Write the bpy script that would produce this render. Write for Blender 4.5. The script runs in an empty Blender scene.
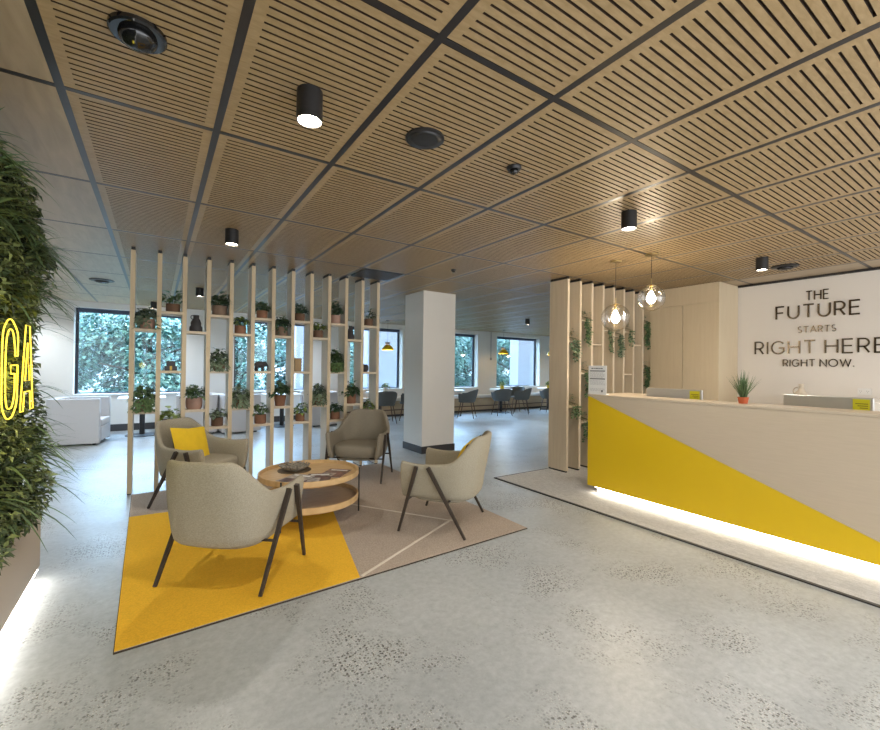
import bpy, bmesh, math, random
from mathutils import Vector, Matrix
PI = math.pi
C = bpy.context.scene.collection
scene = bpy.context.scene

# ------------------------------------------------------------------ camera
FPX, YAW, PITCH, ROLL, EYE, CEIL = 423.606, 0.58922, 0.0074147, 0.0124922, 1.37, 2.61
F = Vector((math.sin(YAW), math.cos(YAW), 0)); R = Vector((math.cos(YAW), -math.sin(YAW), 0)); U = Vector((0, 0, 1))
F2 = F * math.cos(PITCH) + U * math.sin(PITCH); U2 = U * math.cos(PITCH) - F * math.sin(PITCH)
RC = R * math.cos(ROLL) + U2 * math.sin(ROLL); UC = U2 * math.cos(ROLL) - R * math.sin(ROLL)
cam = bpy.data.cameras.new('camera'); cam_o = bpy.data.objects.new('camera', cam); C.objects.link(cam_o)
m = Matrix.Identity(4)
for i in range(3):
    m[i][0] = RC[i]; m[i][1] = UC[i]; m[i][2] = -F2[i]
m[2][3] = EYE
cam_o.matrix_world = m
cam.sensor_width = 36; cam.sensor_fit = 'HORIZONTAL'; cam.lens = FPX / 880 * 36
cam.clip_start = .05; cam.clip_end = 300
scene.camera = cam_o

# ------------------------------------------------------------------ world, sun, exposure
w = bpy.data.worlds.new('sky'); scene.world = w; w.use_nodes = True
SKY_SIDE, SKY_HIGH = 3.1, 26.0      # even overcast sky, brighter and bluer high over the window side
WN, WL = w.node_tree.nodes, w.node_tree.links
tcw = WN.new('ShaderNodeTexCoord'); sxyz = WN.new('ShaderNodeSeparateXYZ'); WL.new(tcw.outputs['Generated'], sxyz.inputs[0])
ry = WN.new('ShaderNodeMapRange'); ry.inputs['From Min'].default_value = -.1; ry.inputs['From Max'].default_value = .35; WL.new(sxyz.outputs[1], ry.inputs[0])
rz_ = WN.new('ShaderNodeMapRange'); rz_.inputs['From Min'].default_value = .12; rz_.inputs['From Max'].default_value = .42; WL.new(sxyz.outputs[2], rz_.inputs[0])
mu = WN.new('ShaderNodeMath'); mu.operation = 'MULTIPLY'; WL.new(ry.outputs[0], mu.inputs[0]); WL.new(rz_.outputs[0], mu.inputs[1])
mc = WN.new('ShaderNodeMixRGB'); mc.inputs[1].default_value = (.93, .96, 1, 1); mc.inputs[2].default_value = (.56, .75, 1, 1); WL.new(mu.outputs[0], mc.inputs[0])
ms = WN.new('ShaderNodeMapRange'); ms.inputs['To Min'].default_value = SKY_SIDE; ms.inputs['To Max'].default_value = SKY_HIGH; WL.new(mu.outputs[0], ms.inputs[0])
bg = WN['Background']; WL.new(mc.outputs[0], bg.inputs[0]); WL.new(ms.outputs[0], bg.inputs[1])
sun = bpy.data.lights.new('sun', 'SUN'); sun.energy = 1.2; sun.angle = .03; sun.color = (1, .95, .85)
sun_o = bpy.data.objects.new('sun', sun); C.objects.link(sun_o); sun_o.location = (0, -20, 30)
sun_o.rotation_euler = Vector((-.35, .62, -.75)).to_track_quat('-Z', 'Y').to_euler()
vs = scene.view_settings
vs.view_transform = 'Standard'; vs.look = 'None'; vs.gamma = 1; vs.exposure = 0.25; vs.use_curve_mapping = False
DOWN_W, PEND_W, FAR_W = 42, 13, 84

# ------------------------------------------------------------------ materials
def srgb(r, g, b):
    f = lambda c: c / 12.92 if c <= .04045 else ((c + .055) / 1.055) ** 2.4
    return tuple(f(c / 255) for c in (r, g, b))
def new_mat(name):
    mt = bpy.data.materials.new(name); mt.use_nodes = True
    return mt, mt.node_tree.nodes, mt.node_tree.links, mt.node_tree.nodes['Principled BSDF']
def mat(name, col, rough=.6, metal=0, spec=.5, noise=0, nscale=30, bump=0, bscale=200, stretch=(1, 1, 1), emit=None, estr=0):
    mt, N, L, P = new_mat(name)
    P.inputs['Base Color'].default_value = (*col, 1); P.inputs['Roughness'].default_value = rough
    P.inputs['Metallic'].default_value = metal; P.inputs['Specular IOR Level'].default_value = spec
    if emit:
        P.inputs['Emission Color'].default_value = (*emit, 1); P.inputs['Emission Strength'].default_value = estr
    if noise or bump:
        tc = N.new('ShaderNodeTexCoord'); mp = N.new('ShaderNodeMapping'); mp.inputs['Scale'].default_value = stretch
        L.new(tc.outputs['Object'], mp.inputs['Vector'])
    if noise:
        nz = N.new('ShaderNodeTexNoise'); nz.inputs['Scale'].default_value = nscale; nz.inputs['Detail'].default_value = 5
        L.new(mp.outputs[0], nz.inputs['Vector'])
        cr = N.new('ShaderNodeValToRGB')
        cr.color_ramp.elements[0].color = (*[c * (1 - noise) for c in col], 1); cr.color_ramp.elements[0].position = .3
        cr.color_ramp.elements[1].color = (*[min(1, c * (1 + noise)) for c in col], 1); cr.color_ramp.elements[1].position = .7
        L.new(nz.outputs['Fac'], cr.inputs[0]); L.new(cr.outputs[0], P.inputs['Base Color'])
    if bump:
        n2 = N.new('ShaderNodeTexNoise'); n2.inputs['Scale'].default_value = bscale; n2.inputs['Detail'].default_value = 3
        L.new(mp.outputs[0], n2.inputs['Vector'])
        b = N.new('ShaderNodeBump'); b.inputs['Strength'].default_value = bump; b.inputs['Distance'].default_value = .01
        L.new(n2.outputs['Fac'], b.inputs['Height']); L.new(b.outputs[0], P.inputs['Normal'])
    return mt
def leaf_mat(name, col, var=.35):
    mt, N, L, P = new_mat(name)
    g = N.new('ShaderNodeNewGeometry'); hv = N.new('ShaderNodeHueSaturation')
    hv.inputs['Color'].default_value = (*col, 1)
    mr = N.new('ShaderNodeMapRange'); mr.inputs['To Min'].default_value = 1 - var; mr.inputs['To Max'].default_value = 1 + var
    L.new(g.outputs['Random Per Island'], mr.inputs['Value']); L.new(mr.outputs[0], hv.inputs['Value']); L.new(hv.outputs[0], P.inputs['Base Color'])
    P.inputs['Roughness'].default_value = .5; P.inputs['Specular IOR Level'].default_value = .35
    return mt
def emit_mat(name, col, s):
    mt, N, L, P = new_mat(name)
    P.inputs['Base Color'].default_value = (*col, 1)
    P.inputs['Emission Color'].default_value = (*col, 1); P.inputs['Emission Strength'].default_value = s
    return mt
def thin_glass(name, tint, refl=.06):
    mt, N, L, P = new_mat(name); N.remove(P)
    t = N.new('ShaderNodeBsdfTransparent'); t.inputs[0].default_value = (*tint, 1)
    g = N.new('ShaderNodeBsdfGlossy'); g.inputs['Roughness'].default_value = .01
    lw = N.new('ShaderNodeLayerWeight'); lw.inputs[0].default_value = .35
    mx = N.new('ShaderNodeMixShader'); sc = N.new('ShaderNodeMath'); sc.operation = 'MULTIPLY_ADD'; sc.inputs[1].default_value = .6; sc.inputs[2].default_value = refl * .5
    L.new(lw.outputs['Facing'], sc.inputs[0]); L.new(sc.outputs[0], mx.inputs[0]); L.new(t.outputs[0], mx.inputs[1]); L.new(g.outputs[0], mx.inputs[2])
    L.new(mx.outputs[0], N['Material Output'].inputs[0])
    return mt
def wood_mat(name, c1, c2, rough=.5, scale=(14, 1.2, 14), spec=.4):
    mt, N, L, P = new_mat(name)
    tc = N.new('ShaderNodeTexCoord'); mp = N.new('ShaderNodeMapping'); mp.inputs['Scale'].default_value = scale
    nz = N.new('ShaderNodeTexNoise'); nz.inputs['Scale'].default_value = 2.2; nz.inputs['Detail'].default_value = 8; nz.inputs['Distortion'].default_value = .6
    cr = N.new('ShaderNodeValToRGB'); cr.color_ramp.elements[0].color = (*c1, 1); cr.color_ramp.elements[1].color = (*c2, 1)
    cr.color_ramp.elements[0].position = .32; cr.color_ramp.elements[1].position = .68
    L.new(tc.outputs['Object'], mp.inputs[0]); L.new(mp.outputs[0], nz.inputs[0]); L.new(nz.outputs['Fac'], cr.inputs[0]); L.new(cr.outputs[0], P.inputs['Base Color'])
    P.inputs['Roughness'].default_value = rough; P.inputs['Specular IOR Level'].default_value = spec
    return mt
def concrete_mat():
    mt, N, L, P = new_mat('polished_concrete')
    tc = N.new('ShaderNodeTexCoord')
    def noise(sc, det=5, rough=.55):
        n = N.new('ShaderNodeTexNoise'); n.inputs['Scale'].default_value = sc; n.inputs['Detail'].default_value = det; n.inputs['Roughness'].default_value = rough
        L.new(tc.outputs['Object'], n.inputs['Vector']); return n
    def ramp(src, a, b, ca=(0, 0, 0, 1), cb=(1, 1, 1, 1)):
        r = N.new('ShaderNodeValToRGB'); r.color_ramp.elements[0].position = a; r.color_ramp.elements[1].position = b
        r.color_ramp.elements[0].color = ca; r.color_ramp.elements[1].color = cb; L.new(src, r.inputs[0]); return r
    base = ramp(noise(1.1, 9, .62).outputs['Fac'], .25, .9, (*srgb(156, 160, 160), 1), (*srgb(192, 196, 196), 1))
    fine = noise(26, 6, .7)
    m1 = N.new('ShaderNodeMixRGB'); m1.blend_type = 'OVERLAY'; m1.inputs[0].default_value = .38
    L.new(base.outputs[0], m1.inputs[1]); L.new(fine.outputs['Fac'], m1.inputs[2])
    cur = m1.outputs[0]
    patch = ramp(noise(1.7, 5, .62).outputs['Fac'], .49, .62)
    for sc, thr, col, seed in ((60, .29, srgb(92, 90, 87), 0), (36, .21, srgb(64, 62, 60), 3.1), (95, .24, srgb(136, 130, 118), 7.7), (80, .2, srgb(212, 210, 204), 5.3)):
        mp = N.new('ShaderNodeMapping'); mp.inputs['Location'].default_value = (seed, seed * 2, 0)
        L.new(tc.outputs['Object'], mp.inputs[0])
        v = N.new('ShaderNodeTexVoronoi'); v.inputs['Scale'].default_value = sc; v.inputs['Randomness'].default_value = 1
        v.voronoi_dimensions = '2D'
        L.new(mp.outputs[0], v.inputs['Vector'])
        sp = ramp(v.outputs['Distance'], thr - .03, thr + .03, (1, 1, 1, 1), (0, 0, 0, 1))
        sepc = N.new('ShaderNodeSeparateColor'); L.new(v.outputs['Color'], sepc.inputs[0])
        pick = ramp(sepc.outputs[0], .52, .56)
        a = N.new('ShaderNodeMath'); a.operation = 'MULTIPLY'; L.new(sp.outputs[0], a.inputs[0]); L.new(pick.outputs[0], a.inputs[1])
        b = N.new('ShaderNodeMath'); b.operation = 'MULTIPLY'; L.new(a.outputs[0], b.inputs[0]); L.new(patch.outputs[0], b.inputs[1])
        mx = N.new('ShaderNodeMixRGB'); L.new(b.outputs[0], mx.inputs[0]); L.new(cur, mx.inputs[1]); mx.inputs[2].default_value = (*col, 1)
        cur = mx.outputs[0]
    L.new(cur, P.inputs['Base Color'])
    rr = N.new('ShaderNodeMapRange'); rr.inputs['To Min'].default_value = .24; rr.inputs['To Max'].default_value = .42
    L.new(noise(3, 4).outputs['Fac'], rr.inputs['Value']); L.new(rr.outputs[0], P.inputs['Roughness'])
    P.inputs['Specular IOR Level'].default_value = .55
    bp = N.new('ShaderNodeBump'); bp.inputs['Strength'].default_value = .06; bp.inputs['Distance'].default_value = .02
    L.new(noise(2.5, 3).outputs['Fac'], bp.inputs['Height']); L.new(bp.outputs[0], P.inputs['Normal'])
    return mt
def weave_mat(name, c1, c2, sc=90, rough=.95, wave=.35):
    mt, N, L, P = new_mat(name)
    tc = N.new('ShaderNodeTexCoord'); mp = N.new('ShaderNodeMapping'); mp.inputs['Scale'].default_value = (1, .35, 1)
    nz = N.new('ShaderNodeTexNoise'); nz.inputs['Scale'].default_value = sc; nz.inputs['Detail'].default_value = 3
    wv = N.new('ShaderNodeTexWave'); wv.inputs['Scale'].default_value = 18; wv.inputs['Distortion'].default_value = 3; wv.inputs['Detail Scale'].default_value = 8
    mx = N.new('ShaderNodeMixRGB'); mx.inputs[0].default_value = wave
    L.new(tc.outputs['Object'], mp.inputs[0]); L.new(mp.outputs[0], nz.inputs[0]); L.new(tc.outputs['Object'], wv.inputs[0])
    L.new(nz.outputs['Fac'], mx.inputs[1]); L.new(wv.outputs['Fac'], mx.inputs[2])
    cr = N.new('ShaderNodeValToRGB'); cr.color_ramp.elements[0].color = (*c1, 1); cr.color_ramp.elements[1].color = (*c2, 1)
    cr.color_ramp.elements[0].position = .3; cr.color_ramp.elements[1].position = .72
    L.new(mx.outputs[0], cr.inputs[0]); L.new(cr.outputs[0], P.inputs['Base Color'])
    P.inputs['Roughness'].default_value = rough; P.inputs['Specular IOR Level'].default_value = .1
    b = N.new('ShaderNodeBump'); b.inputs['Strength'].default_value = .4; b.inputs['Distance'].default_value = .004
    L.new(nz.outputs['Fac'], b.inputs['Height']); L.new(b.outputs[0], P.inputs['Normal'])
    return mt

M = {}
M['concrete'] = concrete_mat()
M['ceil_wood'] = wood_mat('ceiling_oak', srgb(154, 130, 92), srgb(172, 147, 110), .42, (7, 26, 7))
M['ceil_plain'] = wood_mat('ceiling_plain_oak', srgb(160, 142, 116), srgb(178, 159, 132), .38, (9, 1.3, 9))
M['slot_dark'] = mat('slot_shadow_felt', srgb(62, 44, 30), .9)
M['grid_metal'] = mat('grid_metal', srgb(40, 38, 40), .3, 0, .6)
M['white_wall'] = mat('white_paint', srgb(226, 222, 214), .7, noise=.015, nscale=3)
M['sign_wall'] = mat('off_white_wall', srgb(220, 214, 206), .6)
M['baseboard'] = mat('charcoal_skirting', srgb(58, 56, 56), .5)
M['black'] = mat('black_powder_coat', srgb(34, 33, 34), .4)
M['black_gloss'] = mat('black_gloss', srgb(22, 22, 23), .08, 0, .7)
M['dark_leg'] = wood_mat('dark_stained_leg', srgb(50, 42, 36), srgb(66, 56, 47), .5, (20, 20, 3))
M['pale_oak'] = wood_mat('pale_oak_laminate', srgb(204, 187, 160), srgb(212, 196, 170), .5, (16, 16, 1.0))
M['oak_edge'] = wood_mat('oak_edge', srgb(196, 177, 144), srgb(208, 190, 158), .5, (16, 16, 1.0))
M['daylit_side'] = wood_mat('daylit_side_laminate', srgb(212, 204, 190), srgb(222, 214, 200), .5, (16, 16, 1.0))  # post sides paler than the edges: window daylight put into the colour
M['beige_lam'] = wood_mat('beige_laminate', srgb(190, 175, 153), srgb(195, 180, 158), .42, (40, 3, 60))
M['cabinet'] = wood_mat('cabinet_laminate', srgb(200, 183, 153), srgb(205, 189, 160), .5, (14, 14, 1.0))
M['yellow_lam'] = mat('yellow_laminate', srgb(220, 184, 20), .38)
M['led'] = emit_mat('led_warm_white', (1, .93, .82), 16)
M['led_floor'] = emit_mat('led_floor_wash', (1, .96, .90), 21)
M['lamp_on'] = emit_mat('lamp_lens', (1, .95, .86), 14)
M['bulb'] = emit_mat('bulb_filament', (1, .92, .78), 40)
M['neon'] = emit_mat('yellow_neon', (1, .74, .07), 1.25)
M['globe'] = thin_glass('globe_glass', (.98, .97, .95), .22)
M['pane'] = thin_glass('window_glass', (.80, .92, 1.0), .04)
M['frame'] = mat('navy_black_frame', srgb(36, 40, 52), .4)
M['blind'] = mat('roller_blind', srgb(70, 76, 92), .8)
M['fabric'] = weave_mat('oatmeal_fabric', srgb(146, 138, 120), srgb(174, 166, 147), 260, wave=.0)
M['fabric_dark'] = weave_mat('taupe_fabric', srgb(132, 124, 109), srgb(154, 146, 130), 260, wave=.0)
M['pillow_y'] = mat('yellow_cotton', srgb(226, 188, 34), .85, noise=.06, nscale=12, bump=.2, bscale=60)
M['pillow_b'] = mat('olive_brown_cloth', srgb(96, 82, 58), .9)
M['rug_taupe'] = mat('taupe_carpet', srgb(176, 162, 148), .97, spec=.05, noise=.22, nscale=120, bump=.5, bscale=300)
M['rug_yellow'] = mat('mustard_carpet', srgb(236, 184, 58), .97, spec=.05, noise=.1, nscale=120, bump=.5, bscale=300)
M['rug_line'] = mat('cream_carpet_line', srgb(214, 204, 190), .95, spec=.05)
M['rug_edge'] = mat('dark_carpet_edge', srgb(66, 58, 48), .95, spec=.05)
M['desk_carpet'] = weave_mat('pale_woven_carpet', srgb(170, 169, 166), srgb(210, 209, 206), 60)
M['carpet_trim'] = mat('black_carpet_trim', srgb(46, 44, 43), .6)
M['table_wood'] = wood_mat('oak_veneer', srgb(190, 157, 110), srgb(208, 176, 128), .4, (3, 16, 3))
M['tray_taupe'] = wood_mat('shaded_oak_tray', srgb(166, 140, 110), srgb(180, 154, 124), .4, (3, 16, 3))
M['wicker'] = mat('grey_woven_metal', srgb(146, 138, 124), .45, .5, noise=.5, nscale=40)
M['brown_disc'] = mat('brown_bowl_disc', srgb(112, 96, 74), .7)
M['paper'] = mat('white_paper', srgb(238, 238, 236), .7)
M['ink'] = mat('grey_ink', srgb(96, 96, 98), .8)
M['ink_l'] = mat('pale_grey_ink', srgb(176, 176, 178), .8)
M['mag1'] = mat('magazine_dark_print', srgb(92, 60, 52), .35, noise=.8, nscale=22)
M['mag2'] = mat('magazine_pale_print', srgb(160, 148, 138), .35, noise=.7, nscale=18)
M['mag3'] = mat('magazine_red_print', srgb(112, 78, 68), .35, noise=.9, nscale=26)
M['silver'] = mat('silver_aluminium', srgb(188, 186, 182), .35, .6)
M['sticker'] = mat('acid_yellow_label', srgb(196, 190, 24), .6)
M['sticker_ink'] = mat('olive_ink', srgb(120, 112, 20), .6)
M['letter'] = mat('bronze_mirror_letter', srgb(92, 82, 70), .24, .85)
M['terracotta'] = mat('terracotta', srgb(138, 98, 74), .8, noise=.12, nscale=14)
M['pot_pink'] = mat('dusty_pink_ceramic', srgb(168, 134, 118), .6, noise=.08, nscale=10)
M['pot_brown'] = mat('brown_clay', srgb(112, 84, 64), .8, noise=.15, nscale=14)
M['pot_taupe'] = mat('taupe_clay', srgb(128, 106, 88), .7, noise=.15, nscale=16)
M['pot_red'] = mat('red_terracotta', srgb(186, 92, 52), .7)
M['pot_yellow'] = mat('yellow_ceramic', srgb(226, 186, 40), .4)
M['pot_white'] = mat('white_ceramic', srgb(222, 218, 208), .4)
M['soil'] = mat('soil', srgb(52, 42, 34), .95)
M['dark_clay'] = mat('dark_stoneware', srgb(58, 56, 58), .65, noise=.15, nscale=12)
M['bronze'] = mat('bronze_block', srgb(120, 96, 62), .4, .5)
M['gold'] = mat('gold_stripe', srgb(150, 124, 60), .35, .7)
M['stone'] = mat('beige_stoneware', srgb(176, 164, 146), .7)
M['leaf_a'] = leaf_mat('leaf_mid_green', srgb(96, 120, 76))
M['leaf_b'] = leaf_mat('leaf_dark_green', srgb(70, 94, 64))
M['leaf_c'] = leaf_mat('leaf_bright_green', srgb(134, 154, 70))
M['leaf_d'] = leaf_mat('leaf_grey_green', srgb(118, 132, 106))
M['moss'] = leaf_mat('wall_leaf_green', srgb(116, 126, 76), .6)
M['moss_d'] = leaf_mat('wall_leaf_dark', srgb(72, 86, 56), .6)
M['blade'] = leaf_mat('grass_blade', srgb(96, 118, 78), .45)
M['wall_back_panel'] = mat('dark_green_backing', srgb(30, 38, 26), .9)
M['plinth'] = mat('greige_plinth', srgb(176, 166, 154), .6)
M['leather'] = mat('white_leather', srgb(204, 200, 198), .45)
M['tabletop'] = mat('white_tabletop', srgb(232, 230, 226), .35)
M['shell'] = mat('charcoal_felt', srgb(92, 92, 88), .85)
M['chair_leg'] = mat('brown_wood_leg', srgb(92, 70, 54), .5)
M['bench_w'] = mat('white_bench_cushion', srgb(222, 216, 208), .6)
M['bench_b'] = wood_mat('bench_front', srgb(170, 148, 118), srgb(184, 162, 132), .5, (1, 12, 12))
M['dome_y'] = mat('yellow_enamel', srgb(222, 184, 30), .35)
M['grey_cap'] = mat('grey_cap', srgb(150, 148, 146), .5)
M['brass'] = mat('brushed_brass', srgb(196, 176, 130), .3, .9)
M['tree_a'] = leaf_mat('tree_leaf_light', srgb(146, 176, 158), .45)
M['tree_b'] = leaf_mat('tree_leaf_mid', srgb(112, 150, 138), .45)
M['tree_c'] = leaf_mat('tree_leaf_dark', srgb(82, 122, 118), .45)
M['bark'] = mat('bark', srgb(92, 82, 72), .9, noise=.3, nscale=8)
M['lawn'] = mat('lawn', srgb(112, 122, 112), .95, noise=.3, nscale=3)
M['render_w'] = mat('white_render', srgb(158, 156, 164), .8, noise=.05, nscale=6)
M['switch'] = mat('white_plastic', srgb(226, 224, 220), .4)

# ------------------------------------------------------------------ mesh builder
class MB:
    def __init__(s): s.v = []; s.f = []; s.mi = []
    def add(s, vs, fs, mi=0):
        o = len(s.v); s.v += [tuple(p) for p in vs]; s.f += [tuple(i + o for i in f) for f in fs]; s.mi += [mi] * len(fs)
    def box(s, x0, x1, y0, y1, z0, z1, mi=0, T=None):
        vs = [(x, y, z) for z in (z0, z1) for y in (y0, y1) for x in (x0, x1)]
        if T: vs = [T @ Vector(p) for p in vs]
        s.add(vs, [(0, 2, 3, 1), (4, 5, 7, 6), (0, 1, 5, 4), (2, 6, 7, 3), (0, 4, 6, 2), (1, 3, 7, 5)], mi)
    def prism(s, poly, z0, z1, mi=0):
        n = len(poly)
        vs = [(x, y, z0) for x, y in poly] + [(x, y, z1) for x, y in poly]
        a = sum(poly[i][0] * poly[(i + 1) % n][1] - poly[(i + 1) % n][0] * poly[i][1] for i in range(n))
        fs = [tuple(range(n - 1, -1, -1)), tuple(range(n, 2 * n))] + [(i, (i + 1) % n, n + (i + 1) % n, n + i) for i in range(n)]
        if a < 0: fs = [f[::-1] for f in fs]
        s.add(vs, fs, mi)
    def lathe(s, prof, c=(0, 0, 0), n=24, mi=0, cap=True):
        vs = []; k = len(prof)
        for r, z in prof:
            for i in range(n):
                a = 2 * PI * i / n; vs.append((c[0] + r * math.cos(a), c[1] + r * math.sin(a), c[2] + z))
        fs = [(j * n + i, j * n + (i + 1) % n, (j + 1) * n + (i + 1) % n, (j + 1) * n + i) for j in range(k - 1) for i in range(n)]
        if cap:
            if prof[0][0] > 1e-5: fs.append(tuple(range(n - 1, -1, -1)))
            if prof[-1][0] > 1e-5: fs.append(tuple((k - 1) * n + i for i in range(n)))
        s.add(vs, fs, mi)
    def tube(s, pts, rad, n=8, mi=0, closed=False):
        pts = [Vector(p) for p in pts]; k = len(pts)
        rads = rad if isinstance(rad, (list, tuple)) else [rad] * k
        vs = []; prev = None
        for i, p in enumerate(pts):
            if closed: t = pts[(i + 1) % k] - pts[i - 1]
            else: t = pts[min(i + 1, k - 1)] - pts[max(i - 1, 0)]
            t.normalize()
            if prev is None:
                a = Vector((0, 0, 1)) if abs(t.z) < .9 else Vector((1, 0, 0)); u = t.cross(a).normalized()
            else:
                u = prev - t * prev.dot(t); u.normalize()
            prev = u; q = t.cross(u)
            for j in range(n):
                an = 2 * PI * (j + .5) / n; vs.append(p + (u * math.cos(an) + q * math.sin(an)) * rads[i])
        fs = []
        for i in range(k if closed else k - 1):
            i2 = (i + 1) % k
            for j in range(n): fs.append((i * n + j, i * n + (j + 1) % n, i2 * n + (j + 1) % n, i2 * n + j))
        if not closed: fs += [tuple(range(n - 1, -1, -1)), tuple((k - 1) * n + j for j in range(n))]
        s.add(vs, fs, mi)
    def leaf(s, p, d, nrm, L, W, droop=.25, mi=0):
        d = Vector(d).normalized(); nrm = Vector(nrm); sd = d.cross(nrm)
        if sd.length < 1e-4: sd = d.cross(Vector((1, .3, .2)))
        sd.normalize(); up = sd.cross(d).normalized(); p = Vector(p)
        mid = p + d * L * .45 + up * L * .06; tip = p + d * L - up * L * droop
        l = p + d * L * .42 + sd * W * .5 + up * L * .1; r = p + d * L * .42 - sd * W * .5 + up * L * .1
        s.add([p, l, tip, mid, r], [(0, 3, 2, 1), (0, 4, 2, 3)], mi)
    def blade(s, p, d, L, W, droop, mi=0, n=5):
        d = Vector(d).normalized(); sd = d.cross(Vector((0, 0, 1)))
        if sd.length < 1e-3: sd = Vector((1, 0, 0))
        sd.normalize(); vs = []; p = Vector(p)
        for i in range(n + 1):
            t = i / n; c = p + d * L * t + Vector((0, 0, -droop * L * t * t)); ww = W * (1 - t ** 1.6) * .5 + .0004
            vs += [c + sd * ww, c - sd * ww]
        s.add(vs, [(2 * i, 2 * i + 1, 2 * i + 3, 2 * i + 2) for i in range(n)], mi)
    def build(s, name, mats, parent=None, smooth=False, angle=None, bevel=0, subsurf=0):
        me = bpy.data.meshes.new(name); me.from_pydata(s.v, [], s.f)
        for mt in (mats if isinstance(mats, (list, tuple)) else [mats]): me.materials.append(M[mt])
        if any(s.mi): me.polygons.foreach_set('material_index', s.mi)
        if smooth or angle:
            me.polygons.foreach_set('use_smooth', [True] * len(me.polygons))
            if angle: me.set_sharp_from_angle(angle=math.radians(angle))
        me.update()
        o = bpy.data.objects.new(name, me); C.objects.link(o)
        if parent: o.parent = parent
        if bevel:
            b = o.modifiers.new('b', 'BEVEL'); b.width = bevel; b.segments = 2; b.limit_method = 'ANGLE'; b.angle_limit = math.radians(50)
        if subsurf:
            b = o.modifiers.new('s', 'SUBSURF'); b.levels = subsurf; b.render_levels = subsurf
        return o
def thing(name, label, cat, loc=(0, 0, 0), rz=0, group=None):
    o = bpy.data.objects.new(name, None); C.objects.link(o); o.empty_display_size = .1
    o.location = loc; o.rotation_euler = (0, 0, rz); o['label'] = label; o['category'] = cat
    if group: o['group'] = group
    return o
def tag(o, label, cat, group=None):
    o['label'] = label; o['category'] = cat
    if group: o['group'] = group
    return o
def struct(o): o['kind'] = 'structure'; return o
def copy_tree(o, parent=None):
    c = o.copy(); C.objects.link(c)
    if parent: c.parent = parent
    for ch in o.children: copy_tree(ch, c)
    return c
def bx(name, mt, b, parent=None, bevel=0, label=None):
    q = MB(); q.box(*b); o = q.build(name, mt, parent, bevel=bevel)
    if label: o['label'] = label
    return o
def spot(name, loc, power, size=110, blend=.7, color=(1, .93, .82), parent=None, r=.04):
    l = bpy.data.lights.new(name, 'SPOT'); l.energy = power; l.spot_size = math.radians(size); l.spot_blend = blend; l.color = color; l.shadow_soft_size = r
    o = bpy.data.objects.new(name, l); C.objects.link(o); o.location = loc
    if parent: o.parent = parent
    return o
def point(name, loc, power, color=(1, .85, .65), parent=None, r=.03):
    l = bpy.data.lights.new(name, 'POINT'); l.energy = power; l.color = color; l.shadow_soft_size = r
    o = bpy.data.objects.new(name, l); C.objects.link(o); o.location = loc
    if parent: o.parent = parent
    return o

# ================================================================== ROOM SHELL
XW0, XW1, YB, YF, YR = -3.2, 15.0, 10.9, -1.7, 4.03     # left wall, far right wall, window wall, open front, back of reception
SX0 = 6.98
q = MB(); q.box(XW0, XW1 + .2, YF, YB + .35, -.15, 0); struct(q.build('floor', 'concrete'))
GX0, GSX, GY0, GSY, BARW = -.379, .6238, 2.524, 1.2, .034
def build_ceiling():
    pan = MB(); h = .016; z0 = CEIL; z1 = CEIL + h; b2 = BARW / 2
    i0, i1 = -5, 25; j0, j1 = -5, 7
    for i in range(i0, i1):
        xa = max(XW0, GX0 + i * GSX + b2); xb = min(XW1, GX0 + (i + 1) * GSX - b2)
        if xb - xa < .02: continue
        for j in range(j0, j1):
            ya = max(YF, GY0 + j * GSY + b2); yb = min(YB, GY0 + (j + 1) * GSY - b2)
            if yb - ya < .02: continue
            if ya > YR + .9 and False: continue
            if xa > SX0 and yb < YR: continue
            plain = i < 0 or (i == 11 and ya < YR - .3)
            if plain:
                pan.add([(xa, ya, z0), (xb, ya, z0), (xb, yb, z0), (xa, yb, z0)], [(0, 3, 2, 1)], 1)
                continue
            pitch = .04; n = int((yb - ya - .035) / pitch); sw = .0098
            mx = .042
            pan.add([(xa, ya, z0), (xa + mx, ya, z0), (xa + mx, yb, z0), (xa, yb, z0)], [(0, 3, 2, 1)])
            pan.add([(xb - mx, ya, z0), (xb, ya, z0), (xb, yb, z0), (xb - mx, yb, z0)], [(0, 3, 2, 1)])
            x0, x1 = xa + mx, xb - mx; cur = ya
            off = ((yb - ya) - (n - 1) * pitch) / 2
            for k in range(n):
                s0 = ya + off + k * pitch - sw / 2; s1 = s0 + sw
                pan.add([(x0, cur, z0), (x1, cur, z0), (x1, s0, z0), (x0, s0, z0)], [(0, 3, 2, 1)])
                pan.add([(x0, s0, z0), (x1, s0, z0), (x1, s1, z0), (x0, s1, z0), (x0, s0, z1), (x1, s0, z1), (x1, s1, z1), (x0, s1, z1)],
                        [(0, 1, 5, 4), (1, 2, 6, 5), (2, 3, 7, 6), (3, 0, 4, 7), (4, 5, 6, 7)], 2)
                cur = s1
            pan.add([(x0, cur, z0), (x1, cur, z0), (x1, yb, z0), (x0, yb, z0)], [(0, 3, 2, 1)])
    o = struct(pan.build('ceiling', ['ceil_wood', 'ceil_plain', 'slot_dark']))
    g = MB()
    for i in range(i0, i1 + 1):
        x = GX0 + i * GSX
        if XW0 < x < SX0: g.box(x - b2, x + b2, YF, YB, z0 - .001, z0 + .02)
        elif SX0 <= x < XW1: g.box(x - b2, x + b2, YR, YB, z0 - .001, z0 + .02)
    for j in range(j0, j1 + 1):
        y = GY0 + j * GSY; w2 = .0125 if j > 0 else b2 * .8
        if YF < y < YB: g.box(XW0, SX0 if y < YR else XW1, y - w2, y + w2, z0 - .0005, z0 + .02)
    g.build('grid_bars', 'grid_metal', o)
    r = MB(); r.box(XW0, XW1 + .2, YF, YB + .35, CEIL + .021, CEIL + .2)
    r.build('ceiling_slab', 'slot_dark', o)
build_ceiling()

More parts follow.
